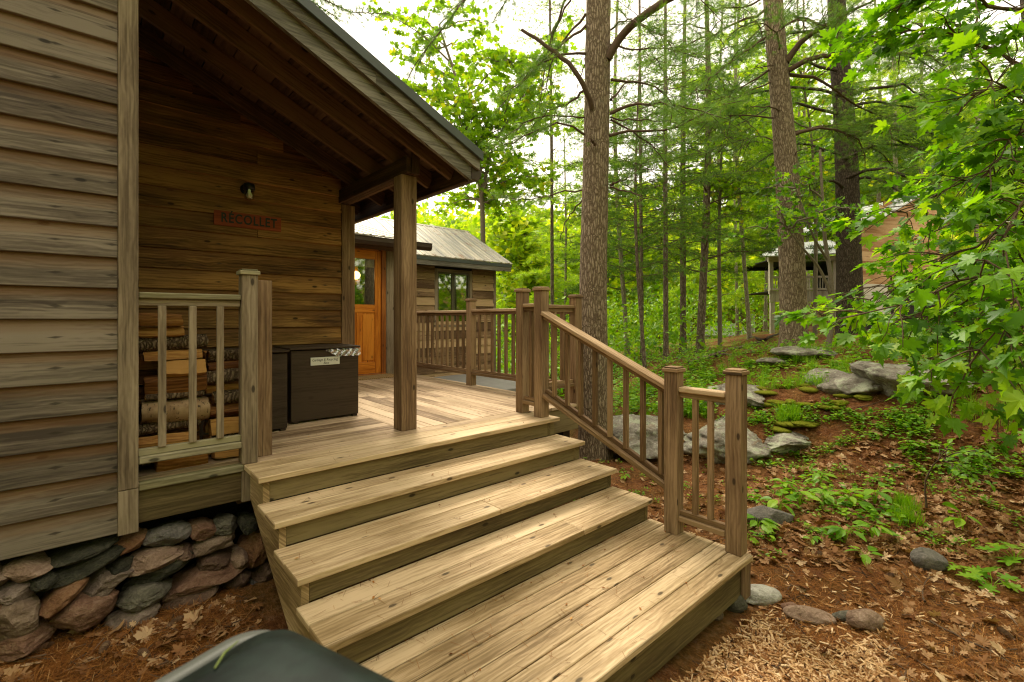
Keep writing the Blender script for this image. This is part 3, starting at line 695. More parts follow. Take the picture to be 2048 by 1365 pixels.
SM = {'pink': ((.14,.075,.045),(.32,.205,.14),(.52,.38,.29)), 'mauve': ((.09,.06,.045),(.22,.165,.13),(.38,.30,.25)), 'moss': ((.015,.015,.010),(.045,.047,.03),(.12,.11,.075)),
 'rust': ((.10,.035,.012),(.25,.11,.045),(.38,.21,.11)), 'grey': ((.07,.07,.065),(.17,.165,.15),(.32,.30,.27)), 'red': ((.10,.04,.02),(.25,.125,.075),(.40,.25,.17)),
 'green': ((.05,.048,.036),(.135,.13,.095),(.25,.24,.18)), 'tan': ((.10,.06,.035),(.24,.165,.11),(.40,.30,.22)), 'brown': ((.06,.03,.018),(.15,.085,.055),(.26,.17,.12)), 'granite': ((.14,.045,.02),(.42,.20,.11),(.58,.36,.24)),
 'pale': ((.20,.185,.15),(.38,.36,.31),(.55,.53,.47)), 'outcrop': ((.045,.036,.027),(.165,.145,.115),(.34,.32,.26))}
for _k, _v in list(SM.items()):             # lean every stone colour towards the same brownish grey dust
    if _k not in ('outcrop', 'granite', 'pale'):
        SM[_k] = tuple(tuple(.78 * c_ + .22 * g_ * (sum(q) / 3) / .23 for c_, g_ in zip(q, (.30,.215,.15))) for q in _v)
        SM[_k] = tuple(tuple(c_ * .72 for c_ in q) for q in SM[_k])
SMAT = {}
def smat(k):
    if k not in SMAT: SMAT[k] = stone_mat('stone_' + k, *SM[k], sc=9 if k != 'granite' else 26) if k != 'outcrop' else stone_mat('stone_outcrop', *SM[k], sc=3, lichen=.6)
    return SMAT[k]
import bmesh
def ico(sub):
    bm = bmesh.new(); bmesh.ops.create_icosphere(bm, subdivisions=sub, radius=1); bm.verts.ensure_lookup_table()
    V = np.array([v.co[:] for v in bm.verts]); T = np.array([[v.index for v in f.verts] for f in bm.faces]); bm.free(); return V, T
ICO4 = ico(4); ICO5 = ico(5); ICO2 = ico(2)
def rockmesh(half, M, c, seed, cuts=9, rough=.05, base=None, lo=.62):
    base = base or ICO4
    r = np.random.default_rng(seed); V = base[0].copy(); T = base[1]
    for _ in range(cuts):
        n = r.normal(size=3); n /= np.linalg.norm(n); d = r.uniform(lo, .92); s = V @ n; k = s > d
        V[k] -= np.outer(s[k] - d, n) * .93
    a = fbm(V[:, 0] * 3 + seed, V[:, 1] * 3 + V[:, 2] * 2.1, 4); b_ = fbm(V[:, 2] * 5 + seed * 1.7, V[:, 0] * 4 - V[:, 1] * 3, 4)
    V = V * (1 + rough * (a + b_ - 1)[:, None] * 2)
    V = V / np.abs(V).max(0)
    return (V * np.array(half)) @ np.array(M).T + np.array(c), T
fnd = thing('stone_foundation', (.2, 3.9, -1.75), 'rough dry-stacked field stones holding up the cabin front beside the stairs', 'foundation')
def Rz(a): return np.array(Matrix.Rotation(a, 3, 'Z'))
def Ry(a): return np.array(Matrix.Rotation(a, 3, 'Y'))
for k, (px, py, hw, hh, ang, kind) in enumerate(FST):
    Y = 3.80 - max(0, (py - 1040)) / 230 * .20 - (.08 if px > 495 and py > 1180 else 0)
    c0 = WY(px, py, Y); d = FW @ c0[:2]; hx = hw / F * d * 1.0; hz = hh / F * d * .93
    V, T = rockmesh((hx, .13 + .05 * random.random(), hz), Ry(R(-ang * -1) * 1.0) @ Rz(R(random.uniform(-6, 6))), c0, 40 + k, 9, .09, None, .58)
    cc = Cloud(); cc.raw(V, T, random.random()); cc.build('stone', smat(kind), fnd, False)
b = MB(); b.box((-2.6, 4.05, -2.1), (.9, 4.12, -1.2)); b.build('shade_backing', M_VOID, fnd)  # near-black sheet stands in for the shade behind the gaps between stones

# ================================================================== DECK
deck = thing('porch_deck', (2.5, 5, -1.9), 'weathered board deck under the porch roof running back to the cabin door', 'deck')
b = MB(); y = 3.645
while y < 5.25:
    b.box((.2, y, DK - .035), (2.10 if y > 3.76 else 3.47, min(y + .138, 5.25), DK), 0, .004); y += .144
b.build('front_boards', W_DECK, deck)
b = MB(); x = 2.105
while x < 4.28:
    ylo = 3.79 if x < 3.45 else 3.66
    if x < 3.45:
        n1 = random.uniform(5, 6.5); b.box((x, ylo, DK - .035), (x + .138, n1, DK), 1, .004); b.box((x, n1 + .003, DK - .035), (x + .138, 7.84, DK), 1, .004)
    else: b.box((x, ylo, DK - .035), (min(x + .138, 4.33), 7.84, DK), 1, .004)
    x += .144
b.build('rear_boards', W_DECK, deck)
b = MB(); b.box((.222, 3.635, -1.046), (.79, 3.70, DK + .002), 0, .006); b.build('deck_ledge', W_LEDGE, deck)
for q0, q1, ax in (((.222, 3.665, -1.246), (.79, 3.70, -1.048), 0), ((3.56, 3.675, -1.30), (4.30, 3.71, -1.04), 0), ((4.29, 3.712, -1.28), (4.325, 7.84, -1.04), 1)):
    b = MB(); b.box(q0, q1, ax, .004); b.build('skirt_board', W_RISER, deck)
b = MB(); b.box((.76, 3.70, -1.28), (.86, 3.80, -1.05), 2); b.build('ledger_block', W_DARK, deck)
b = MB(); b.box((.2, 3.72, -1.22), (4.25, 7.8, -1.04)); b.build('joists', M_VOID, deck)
for (x, y) in ((4.15, 3.78), (4.15, 5.7), (4.15, 7.4), (2.2, 3.9), (1.0, 4.4)):
    b = MB(); b.box((x, y, Hs(x, y) - .3), (x + .12, y + .12, -1.22), 2); b.build('support_post', W_DARK, deck)
b = MB(); b.box((4.36, 6.3, -1.33), (6.9, 8.64, -1.25), 0, .01); o = b.build('landing_slab', plain('grey_concrete', (.25,.24,.22), .8, nz=.25, scale=5), None, loc=(5.6, 7.4, -1.33))
tag(o, 'flat grey slab behind the deck railing under the window', 'slab')
for (x, y) in ((4.5, 6.4), (6.7, 6.4)):
    b = MB(); b.box((x, y, Hs(x, y) - .3), (x + .14, y + .14, -1.335), 2); b.build('leg', W_DARK, o)

# ================================================================== STAIRS
stairs = thing('porch_stairs', (2.1, 2.5, -1.9), 'wide four-riser wooden staircase with yellowish treads ending in a low platform', 'stairs')
X0, X1 = .7875, 3.50
ST = [(3.27, 3.64, -1.0, X0, 3.545), (2.93, 3.30, -1.1726, X0, 3.53), (2.54, 2.96, -1.336, X0 + .003, X1), (2.165, 2.57, -1.489, X0 + .006, X1 - .03)]
for (ya, yb, z, xa, xb), split in zip(ST, (None, None, 2.15, 2.6)):
    b = MB(); m_ = ya + (yb - ya) * .52
    t = .037
    if split: b.box((xa, ya, z - t), (split, m_, z), 0, .004); b.box((split + .002, ya, z - t), (xb, m_, z), 0, .004)
    else: b.box((xa, ya, z - t), (xb, m_, z), 0, .004)
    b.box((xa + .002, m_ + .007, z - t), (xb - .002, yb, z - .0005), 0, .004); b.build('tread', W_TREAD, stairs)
zs = [-1.0, -1.1726, -1.336, -1.489, -1.66]
for k, (ya, yb, z, xa, xb) in enumerate(ST):
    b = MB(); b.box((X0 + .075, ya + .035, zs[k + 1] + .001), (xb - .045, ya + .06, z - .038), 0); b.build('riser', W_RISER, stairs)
for side, xa, xb in (('L', X0 + .035, X0 + .074), ('R', 3.40, 3.44)):
    prof = [(3.62, -1.038)]
    for k, (ya, yb, z, _, _) in enumerate(ST): prof += [(ya + .033, z - .038), (ya + .033, zs[k + 1] - .038)]
    prof += [(2.14, -1.70), (2.14, -1.93), (2.42, -1.93), (3.62, -1.23)]
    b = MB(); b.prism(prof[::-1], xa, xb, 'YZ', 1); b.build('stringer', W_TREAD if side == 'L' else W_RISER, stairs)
plat = []
ys = np.linspace(1.376, 2.20, 7)
b = MB()
for ya, yb in zip(ys[:-1], ys[1:]):
    b.box((X0 + .01, ya + (.0 if ya == ys[0] else .006), -1.697), (3.474, yb - .001, -1.66), 0, .004)
b.build('platform_boards', W_TREAD, stairs)
b = MB(); b.box((X0 + .07, 1.42, -1.93), (3.44, 1.46, -1.698), 0); b.box((3.40, 1.462, -1.93), (3.44, 2.3, -1.698), 1); b.box((X0 + .06, 1.462, -1.93), (X0 + .10, 2.14, -1.698), 1); b.build('platform_skirt', W_RISER, stairs)
b = MB(); b.box((3.37, 1.385, -1.94), (3.455, 1.418, -1.70), 2); b.build('corner_post', W_POST, stairs)

# ================================================================== RAILINGS
def post(parent, x, y, z0, z1, w_=.11, mat=None, capmat=None):
    b = MB(); b.box((x, y, z0), (x + w_, y + w_, z1 - .035), 2, .005); o = b.build('post', mat or W_RAIL, parent)
    b = MB(); e = .012; c0 = np.array([x + w_ / 2, y + w_ / 2])
    b.box((x - e, y - e, z1 - .035), (x + w_ + e, y + w_ + e, z1 - .008), 0, .003)
    b.box((x - e + .012, y - e + .012, z1 - .008), (x + w_ + e - .012, y + w_ + e - .012, z1 + .004), 0, .005); b.build('cap', capmat or W_RAIL, o)
    return o
def baluster(parent, x, y, z0, z1, mat=None, s=.038):
    b = MB(); b.box((x - s / 2, y - s / 2, z0), (x + s / 2, y + s / 2, z1), 2, .003); return b.build('baluster', mat or W_RAIL, parent)
def rail_section(parent, a, bb, ztop, zbot, n, mat=None, matt=None, lipside=None):
    """level rail between two plan points"""
    a = np.array(a, float); bb = np.array(bb, float); d = (bb - a) / np.linalg.norm(bb - a)
    g = lambda p, z: (p[0], p[1], z)
    m = MB(); beam(m, g(a, ztop - .019), g(bb, ztop - .019), .09, .038, .006); m.build('top_rail', matt or W_RAILTOP, parent)
    m = MB(); beam(m, g(a, ztop - .060), g(bb, ztop - .060), .038, .042); m.build('under_rail', mat or W_RAIL, parent)
    m = MB(); beam(m, g(a, zbot + .019), g(bb, zbot + .019), .088, .038, .004); beam(m, g(a, zbot + .059), g(bb, zbot + .059), .040, .040); m.build('bottom_rail', mat or W_RAIL, parent)
    for k in range(n):
        t = (k + 1) / (n + 1); p = a + (bb - a) * t; baluster(parent, p[0], p[1], zbot + .079, ztop - .081, mat)
stair_rail = thing('stair_railing', (3.42, 2.6, -1.66), 'brown wooden stair railing with four capped posts and a sloping handrail', 'railing')
post(stair_rail, 3.37, 3.36, -1.0, .31, .112, W_POST); post(stair_rail, 3.39, 3.663, -1.0, .308, .105, W_POST)
post(stair_rail, 3.345, 1.885, -1.66, -.382, .108, W_POST); post(stair_rail, 3.375, 1.42, -1.66, -.366, .110, W_POST)
rail_section(stair_rail, (3.425, 3.472), (3.44, 3.663), .147, -.90, 1)
rail_section(stair_rail, (3.41, 1.532), (3.41, 1.885), -.53, -1.555, 2)
xr = 3.43; A_ = np.array([xr - .015, 3.36, .048]); B_ = np.array([xr - .015, 1.993, -.545])
m = MB(); beam(m, A_, B_, .115, .038, .006); m.build('handrail', W_RAILTOP, stair_rail)
sl = (B_[2] - A_[2]) / (B_[1] - A_[1])
m = MB(); beam(m, A_ - (0, 0, .042), B_ - (0, 0, .042), .038, .04); m.build('under_rail', W_RAIL, stair_rail)
A2 = np.array([xr, 3.36, -.775]); B2 = np.array([xr, 1.993, -1.335])
m = MB(); beam(m, A2, B2, .10, .04, .004); beam(m, A2 + (.012, 0, .043), B2 + (.012, 0, .043), .04, .042); m.build('bottom_rail', W_RAIL, stair_rail)
for k in range(8):
    t = (k + .75) / 8.2; y = 3.36 + (1.993 - 3.36) * t; zt = A_[2] - .062 + (B_[2] - A_[2]) * t; zb = A2[2] + .064 + (B2[2] - A2[2]) * t
    baluster(stair_rail, xr - .0, y, zb - .012, zt + .008)
deck_rail = thing('deck_railing', (4.28, 5.7, -1.0), 'brown wooden railing with slim balusters along the far edge of the deck', 'railing')
post(deck_rail, 4.24, 3.66, -1.05, .27, .108); post(deck_rail, 4.20, 5.66, -1.06, .282, .11); post(deck_rail, 4.22, 7.68, -1.06, .28, .11)
rail_section(deck_rail, (4.28, 3.77), (4.255, 5.66), .125, -.84, 12); rail_section(deck_rail, (4.255, 5.77), (4.27, 7.68), .115, -.845, 12)
rail_section(deck_rail, (3.50, 3.73), (4.24, 3.72), .146, -.80, 4)
wood_rail = thing('porch_end_railing', (.5, 3.68, -1.0), 'short weathered grey railing in front of the stacked firewood', 'railing')
b = post(wood_rail, .775, 3.634, -1.0, .33, .10, W_TRIM, W_LEDGE)
m = MB(); m.box((.777, 3.64, -1.255), (.86, 3.72, -1.003), 2); m.build('post_foot', W_TRIM, wood_rail)
m = MB(); m.box((.222, 3.64, .118), (.772, 3.725, .156), 0, .006); m.build('top_rail', W_LEDGE, wood_rail)
m = MB(); m.box((.222, 3.665, .075), (.772, 3.70, .116), 0); m.build('under_rail', W_TRIM, wood_rail)
m = MB(); m.box((.222, 3.632, -.885), (.775, 3.715, -.842), 0, .006); m.box((.222, 3.66, -.841), (.775, 3.70, -.80), 0); m.build('bottom_rail', W_LEDGE, wood_rail)
for px in (324, 385, 440):
    q = WY(px, 800, 3.66); m = MB(); m.box((q[0] - .021, 3.645, -.80), (q[0] + .021, 3.662, .075), 2); m.build('baluster', W_TRIM, wood_rail)
m = MB(); m.box((.89, 3.765, -1.0), (1.0, 3.805, .27), 2, .004); o = m.build('upright_board', W_POST, None, loc=(.945, 3.785, -1.0)); tag(o, 'upright orange-brown board standing on the deck behind the capped grey railing post', 'board')

# ================================================================== CHESTS ON THE PORCH
def chest(loc, lo, hi, label, feet=True):
    t = thing('storage_chest', loc, label, 'chest')
    lo = np.array(lo); hi = np.array(hi)
    m = MB(); m.box(lo + (0, 0, .022), (hi[0], hi[1], hi[2] - .028), 0, .004); m.build('body', W_CHEST, t)
    m = MB(); m.box((lo[0] - .02, lo[1] - .025, hi[2] - .02), (hi[0] + .012, hi[1], hi[2]), 0, .005); m.build('lid', W_CHEST, t)
    m = MB()
    for x in (lo[0] + .02, hi[0] - .06):
        for y in (lo[1] + .004, hi[1] - .06): m.box((x, y, lo[2]), (x + .05, y + .05, lo[2] + .021))
    m.build('foot', W_CHEST, t); return t
ch = chest((1.74, 4.9, -1.0), (1.41, 4.70, -1.0), (2.065, 5.20, -.283), 'dark brown plywood chest with a white handwritten plate, standing near the orange door')
chest((1.0, 4.8, -1.0), (.62, 4.50, -1.0), (1.32, 5.17, -.285), 'dark brown plywood chest without a plate, between the firewood and the labelled chest')
p0, p1 = WY(621, 716, 4.697), WY(679, 727, 4.697)
zt_, zb_ = WY(621, 716, 4.697)[2], WY(621, 732, 4.697)[2]
m = MB(); m.box((p0[0], 4.692, zb_), (p1[0], 4.6985, zt_), 0, .002); m.build('name_plate', plain('white_plate', (.62,.62,.54), .5), ch)
cx = (p0[0] + p1[0]) / 2; M_MARK = plain('marker_ink', (.02,.02,.02), .6)
text('Garbage & Recycling', 'lettering', M_MARK, (cx, 4.6915, zb_ + (zt_ - zb_) * .66), (1, 0, 0), (0, 0, 1), .036, ch, .0004, .25, (p1[0] - p0[0]) * .88)
text('Box', 'lettering', M_MARK, (cx + .01, 4.6915, zb_ + (zt_ - zb_) * .25), (1, 0, 0), (0, 0, 1), .034, ch, .0004, .25)
# clear plastic hanging out under the lid
n = 40; xs = np.linspace(1.72, 2.075, n); rows = 10; V = []
for j in range(rows):
    for i, x in enumerate(xs):
        dep = min(1, (x - 1.70) / .13) * .075; z = -.305 - dep * j / (rows - 1) - .004 * math.sin(i * 1.3)
        V.append((x, 4.684 - .009 * (fbm(i * .35, j * .5)) - .012 * abs(math.sin(i * .45 + j * .35)) * (j > 0), z))
V = np.array(V, float); ii = np.arange(rows - 1)[:, None] * n; jj = np.arange(n - 1)[None]
q = np.stack([ii + jj, ii + jj + 1, ii + n + jj + 1, ii + n + jj], -1).reshape(-1, 4)
pm = NT('clear_plastic'); g_ = pm.n('BsdfGlossy'); g_.inputs['Roughness'].default_value = .18; t_ = pm.n('BsdfTransparent'); t_.inputs[0].default_value = (.85,.85,.8,1); x_ = pm.n('MixShader'); x_.inputs[0].default_value = .4
pm.l(t_.outputs[0], x_.inputs[1]); pm.l(g_.outputs[0], x_.inputs[2]); M_PLAST = pm.done(x_.outputs[0])
cc = Cloud(); cc.raw(V, np.concatenate([q[:, [0, 1, 2]], q[:, [0, 2, 3]]]), .5)
o = cc.build('plastic_bag', M_PLAST, None, False, loc=(1.9, 4.69, -.38)); tag(o, 'clear crumpled plastic bag edge hanging out under the lid of the labelled chest', 'plastic bag')
# doormat
mm = NT('woven_mat'); wv_ = mm.n('TexWave'); mm.l(mm.map(mm.obj(), (1, 1, 1)), wv_.inputs['Vector']); wv_.inputs['Scale'].default_value = 18; wv_.inputs['Distortion'].default_value = 3
wv_.bands_direction = 'DIAGONAL'; M_MAT = mm.done(mm.pbr(mm.ramp(wv_.outputs['Color'], [(.2, (.16,.09,.03)), (.8, (.42,.29,.12))]), .95, mm.bump(wv_.outputs['Fac'], .8, .01)))
m = MB(); m.box((3.05, 7.30, -1.0), (3.98, 7.76, -.982), 0, .006); o = m.build('doormat', M_MAT, None, loc=(3.5, 7.5, -1.0)); tag(o, 'woven tan doormat on the deck in front of the orange door', 'doormat')

# ================================================================== FIREWOOD
BARK_LOG = bark('log_bark', (.04,.025,.014), (.14,.095,.055), (.30,.22,.14), 1.5)
BIRCH = None
bm_ = NT('birch_bark'); pp = bm_.obj(); nn_ = bm_.step(bm_.noise(bm_.map(pp, (60, 60, 14)), 1, 3, .6), .58, .66); n2 = bm_.noise(pp, 9, 4)
BIRCH = bm_.done(bm_.pbr(bm_.mix(nn_, bm_.ramp(n2, [(.35, (.22,.13,.06)), (.6, (.42,.29,.16))]), C4((.05,.03,.015))), .7, bm_.bump(n2, .4, .01)))
def log(x0, x1, y, z, hh, kind, rot, lab, grp='firewood logs stacked behind the porch railing'):
    """split log lying along X; its cross-section is a wedge, a half round or a full round"""
    r = np.random.default_rng(int(abs(x0 * 977 + z * 3331 + y * 77)) + 5)
    if kind in ('bark', 'birch'):
        a = np.linspace(0, 2 * np.pi, 15)[:-1]; prof = np.stack([np.cos(a), np.sin(a)], 1) * (1 + .07 * r.normal(size=(14, 1)))
        prof[:, 0] *= 1.2
    elif kind == 'half':
        a = np.linspace(.1, np.pi - .1, 9); prof = np.concatenate([np.stack([np.cos(a), np.sin(a) * 1.5 - .75], 1), [[-.9, -.9], [0, -1], [.9, -.85]]]); 
    else:
        prof = np.array([[-1, -.9], [-.95, .1], [-.85, .85], [0, 1], [.9, .8], [1.1, .1], [1, -.85], [.2, -1]]) * (1 + .1 * r.normal(size=(8, 2)))
    prof = prof * hh; c_, s_ = math.cos(R(rot)), math.sin(R(rot)); prof = prof @ np.array([[c_, s_], [-s_, c_]])
    nP = len(prof); K = 8; V = []; tilt = r.uniform(-.05, .05); yaw = r.uniform(-.08, .08); xs_ = np.linspace(x0, x1, K); noff = r.random() * 50
    for k, x in enumerate(xs_):
        e = .93 if k in (0, K - 1) else 1
        ax = np.arange(nP)
        dy = (fbm(ax * 1.7 + noff, np.full(nP, k * .6), 2) - .5) * hh * .28; dz = (fbm(ax * 1.3 + noff + 9, np.full(nP, k * .6), 2) - .5) * hh * .28
        for i in range(nP): V.append((x + (r.uniform(-.006, .006) if k in (0, K - 1) else 0), y + prof[i, 0] * e + dy[i] + (x - x0) * yaw, z + prof[i, 1] * e + dz[i] + (x - x0) * tilt))
    V = np.array(V)
    mb = MB(); mb.v = [tuple(v) for v in V]; rr = r.random(); ru = r.random() * 30
    def addf(q, uv): mb.f.append(q); mb.uv.append(uv); mb.r.append(rr)
    cum = np.concatenate([[0], np.cumsum(np.linalg.norm(np.diff(np.concatenate([prof, prof[:1]]), axis=0), axis=1))])
    for k in range(K - 1):
        for i in range(nP):
            j = (i + 1) % nP; q = [k * nP + i, (k + 1) * nP + i, (k + 1) * nP + j, k * nP + j]
            addf(q, [(xs_[k] + ru, cum[i] + ru), (xs_[k + 1] + ru, cum[i] + ru), (xs_[k + 1] + ru, cum[i + 1] + ru), (xs_[k] + ru, cum[i + 1] + ru)])
    root_loc = ((x0 + x1) / 2, y, z - hh)
    wallm = {'bark': BARK_LOG, 'birch': BIRCH}.get(kind, W_LOG)
    t = thing('firewood_log', root_loc, lab, 'firewood', grp)
    mb.build('side', wallm, t, kind in ('bark', 'birch'))
    for k in (0, K - 1):
        e = MB(); base = len(e.v); e.v += [tuple(v + np.array([(-.0005 if k == 0 else .0005), 0, 0])) for v in V[k * nP:(k + 1) * nP]]
        q = list(range(base, base + nP)); q = q if k == 0 else q[::-1]
        e.f.append(q); e.uv.append([(prof[i - base, 0] * .3 + ru, prof[i - base, 1] + ru) for i in q]); e.r.append(rr); e.build('cut_end', W_LOG, t)
ORD = ['bottom', 'second', 'third', 'fourth', 'fifth', 'sixth', 'seventh', 'eighth', 'ninth', 'tenth', 'eleventh']
DESC = {'wedge': 'bright orange split log', 'half': 'half-round log with pale split face', 'bark': 'dark bark-covered round log', 'birch': 'pale birch log with speckled bark'}
stackL = [('wedge', .060, .30, .60, 0), ('wedge', .062, .215, .55, 5), ('bark', .035, .22, .60, 0), ('birch', .075, .245, .60, 0), ('bark', .022, .26, .60, 0), ('wedge', .052, .27, .60, 4), ('wedge', .052, .33, .60, -3), ('wedge', .03, .23, .56, 12), ('bark', .045, .20, .62, 0), ('half', .040, .2, .5, -20), ('half', .045, .2, .44, 15)]
stackR = [('wedge', .058, .635, .86, 0), ('bark', .03, .62, .87, 0), ('wedge', .062, .64, .92, 8), ('wedge', .045, .64, .92, -5), ('bark', .042, .63, .90, 0), ('half', .030, .62, .92, 5), ('bark', .047, .60, .88, 0), ('half', .032, .60, .84, 12), ('bark', .040, .60, .85, 0)]
for nm, stack, yy in (('left', stackL, 3.86), ('right', stackR, 3.90)):
    z = DK + .004
    for k, (kd, h_, xa, xb, ro) in enumerate(stack):
        log(xa + random.uniform(-.02, .03), xb + random.uniform(-.03, .02), yy + random.uniform(-.03, .02), z + h_, h_ * 1.02, kd, ro + random.uniform(-22, 22), f'{DESC[kd]}, {ORD[k]} in the {nm} firewood stack behind the short railing' if k else f'{DESC[kd]} lying on the deck at the foot of the {nm} firewood stack')
        z += h_ * 2 + .0
for q in range(2):
    z = DK + .004
    for k in range(9 - q):
        h_ = random.uniform(.042, .055); x0 = .22 + .36 * (k % 2) * 0 + (0 if q == 0 else .38)
        log(x0 + random.uniform(0, .03), x0 + .36, 4.03 + random.uniform(-.01, .01), z + h_, h_, random.choice(['half', 'wedge', 'bark']), random.uniform(-15, 15), f'shadowed log, {ORD[k]} in the {"left" if q == 0 else "right"} rear row of the firewood stack behind the railing')
        z += h_ * 2

# ================================================================== BIN IN THE FOREGROUND
tb_ = thing('plastic_bin', (0.0, .70, -1.85), 'dark green-black plastic bin with rounded corner and grey rim, close in front of the stairs', 'bin')
def rr_loop(x0, x1, y0, y1, r, n=14):
    out_ = []
    for cx_, cy_, a0 in ((x1 - r, y1 - r, 0), (x0 + r, y1 - r, 90), (x0 + r, y0 + r, 180), (x1 - r, y0 + r, 270)):
        for k in range(n + 1):
            a = R(a0 + 90 * k / n); out_.append((cx_ + r * math.cos(a), cy_ + r * math.sin(a)))
    return np.array(out_)
def loft(loops, close_top=True):
    n = len(loops[0]); V = np.concatenate(loops); K = len(loops); i = np.arange(K - 1)[:, None] * n; j = np.arange(n)[None]; j2 = (j + 1) % n
    q = np.stack([i + j, i + j2, i + n + j2, i + n + j], -1).reshape(-1, 4); T = [q[:, [0, 1, 2]], q[:, [0, 2, 3]]]
    V = np.concatenate([V, loops[-1].mean(0)[None]]); t = (K - 1) * n + np.arange(n); T.append(np.stack([t, (K - 1) * n + (np.arange(n) + 1) % n, np.full(n, K * n)], 1))
    return V, np.concatenate(T)
def L3(x0, x1, y0, y1, r, z):
    l = rr_loop(x0, x1, y0, y1, r); a = R(19); c0 = np.array([.262, 1.045]); l = (l - c0) @ np.array([[math.cos(a), math.sin(a)], [-math.sin(a), math.cos(a)]]) + c0
    return np.concatenate([l, np.full((len(l), 1), z + (BZ if z > -1.5 else 0))], 1)
bx0, bx1, by0, by1 = -.34, .262, .55, 1.045; BZ = .07
cc = Cloud(); V, T = loft([L3(bx0 + .06, bx1 - .05, by0 + .05, by1 - .05, .07, -1.80), L3(bx0 + .02, bx1 - .02, by0 + .02, by1 - .02, .1, -.74)]); cc.raw(V, T, .5)
M_BIN = NT('dark_green_plastic'); bp = M_BIN.obj(); bn = M_BIN.noise(bp, 5, 5, .7)
M_BINM = M_BIN.done(M_BIN.pbr(M_BIN.ramp(bn, [(.35, (.004,.006,.005)), (.6, (.010,.018,.014)), (.8, (.022,.032,.025))]), .42, M_BIN.bump(bn, .1, .01), spec=.12))
cc.build('body', M_BINM, tb_, True)
cc = Cloud(); V, T = loft([L3(bx0 - .005, bx1 - .012, by0, by1 + .005, .07, -.76), L3(bx0 - .01, bx1 - .012, by0, by1 + .01, .07, -.70), L3(bx0, bx1 - .014, by0, by1, .065, -.672), L3(bx0 + .03, bx1 - .03, by0, by1 - .034, .06, -.668), L3(bx0 + .034, bx1 - .034, by0, by1 - .038, .06, -.69)]); cc.raw(V, T, .5); cc.build('rim', plain('grey_green_plastic', (.05,.054,.043), .6), tb_, True)
cc = Cloud(); V, T = loft([L3(bx0 + .036, bx1 + .006, by0, by1 - .041, .06, -.72), L3(bx0 + .036, bx1 + .004, by0, by1 - .041, .06, -.675), L3(bx0 + .045, bx1 - .006, by0 + .004, by1 - .047, .06, -.662), L3(bx0 + .08, bx1 - .045, by0 + .03, by1 - .09, .05, -.653), L3(bx0 + .15, bx1 - .12, by0 + .1, by1 - .17, .04, -.651)]); cc.raw(V, T, .5); cc.build('lid', M_BINM, tb_, True)
cc = Cloud(); q0 = np.array([.155, .915, -.649 + BZ]); cc.tube([q0, q0 + (.02, .03, .001), q0 + (.045, .05, 0)], [.0015, .002, .001], 5); o = cc.build('grass_clipping', plain('dull_grass', (.10,.13,.02), .7), None, loc=q0); tag(o, 'thin yellow-green grass clipping lying on the dark bin lid', 'grass clipping')
# ================================================================== LEAF AND NEEDLE TEMPLATES
def star(outline, c=(0, .3), fold=.12, curl=-.12, z=None):
    """leaf blade: fan from a centre, folded along the midrib and bent down at the tip"""
    o = np.array(outline, float); full = np.concatenate([o, (o * [-1, 1])[::-1][1:-1]]) if True else o
    V = np.concatenate([[c], full]); zz = fold * np.abs(V[:, 0]) + curl * V[:, 1] ** 2
    V = np.concatenate([V, zz[:, None]], 1); n = len(full)
    T = np.stack([np.zeros(n, int), 1 + np.arange(n), 1 + (np.arange(n) + 1) % n], 1); return V, T
OAKL_O = [(0,0),(.03,.10),(.10,.16),(.22,.10),(.30,.16),(.20,.24),(.16,.33),(.32,.30),(.44,.34),(.46,.42),(.36,.46),(.18,.50),(.17,.60),(.33,.66),(.34,.78),(.20,.76),(.10,.74),(.10,.84),(.06,.92),(0,1.0)]
OAKL = star(OAKL_O, (0,.42))
MAPL_O = [(0,0),(.08,.02),(.30,-.06),(.42,.02),(.36,.10),(.30,.16),(.52,.22),(.66,.36),(.56,.42),(.42,.42),(.52,.54),(.50,.62),(.34,.56),(.20,.50),(.22,.66),(.28,.76),(.16,.80),(.07,.90),(0,1.05)]
MAPL = star(MAPL_O, (0,.25))
OVAT = star([(0,0),(.12,.10),(.24,.28),(.27,.45),(.22,.65),(.12,.84),(0,1.0)], (0,.45), .18, -.22)
SMALLL = star([(0,0),(.26,.4),(.17,.75),(0,1.0)], (0,.45), .2, -.1)
LOBE5 = star([(0,0),(.16,.12),(.42,.18),(.22,.38),(.40,.62),(.15,.70),(0,1.0)], (0,.4), .15, -.1)
def needles(n, ln, w, cone, seed=0):
    r = np.random.default_rng(seed); V = []; T = []
    for k in range(n):
        a = r.uniform(0, 2 * np.pi); e = r.uniform(.15, 1) * cone
        d = np.array([math.sin(e) * math.cos(a), math.cos(e), math.sin(e) * math.sin(a)]); L = ln * r.uniform(.75, 1.1)
        s_ = np.cross(d, r.normal(size=3)); s_ /= np.linalg.norm(s_); o_ = np.array([0, r.uniform(-.3, .3) * ln * .6, 0])
        V += [o_ - s_ * w / 2, o_ + s_ * w / 2, o_ + d * L + np.array([0, 0, -.12 * L])]; T.append([3 * k, 3 * k + 1, 3 * k + 2])
    return np.array(V), np.array(T)
TUFT_N = needles(26, .11, .0032, 1.15, 1)
TUFT_M = needles(18, .13, .0075, 1.2, 2)
TUFT_F = needles(13, .20, .017, 1.3, 3)
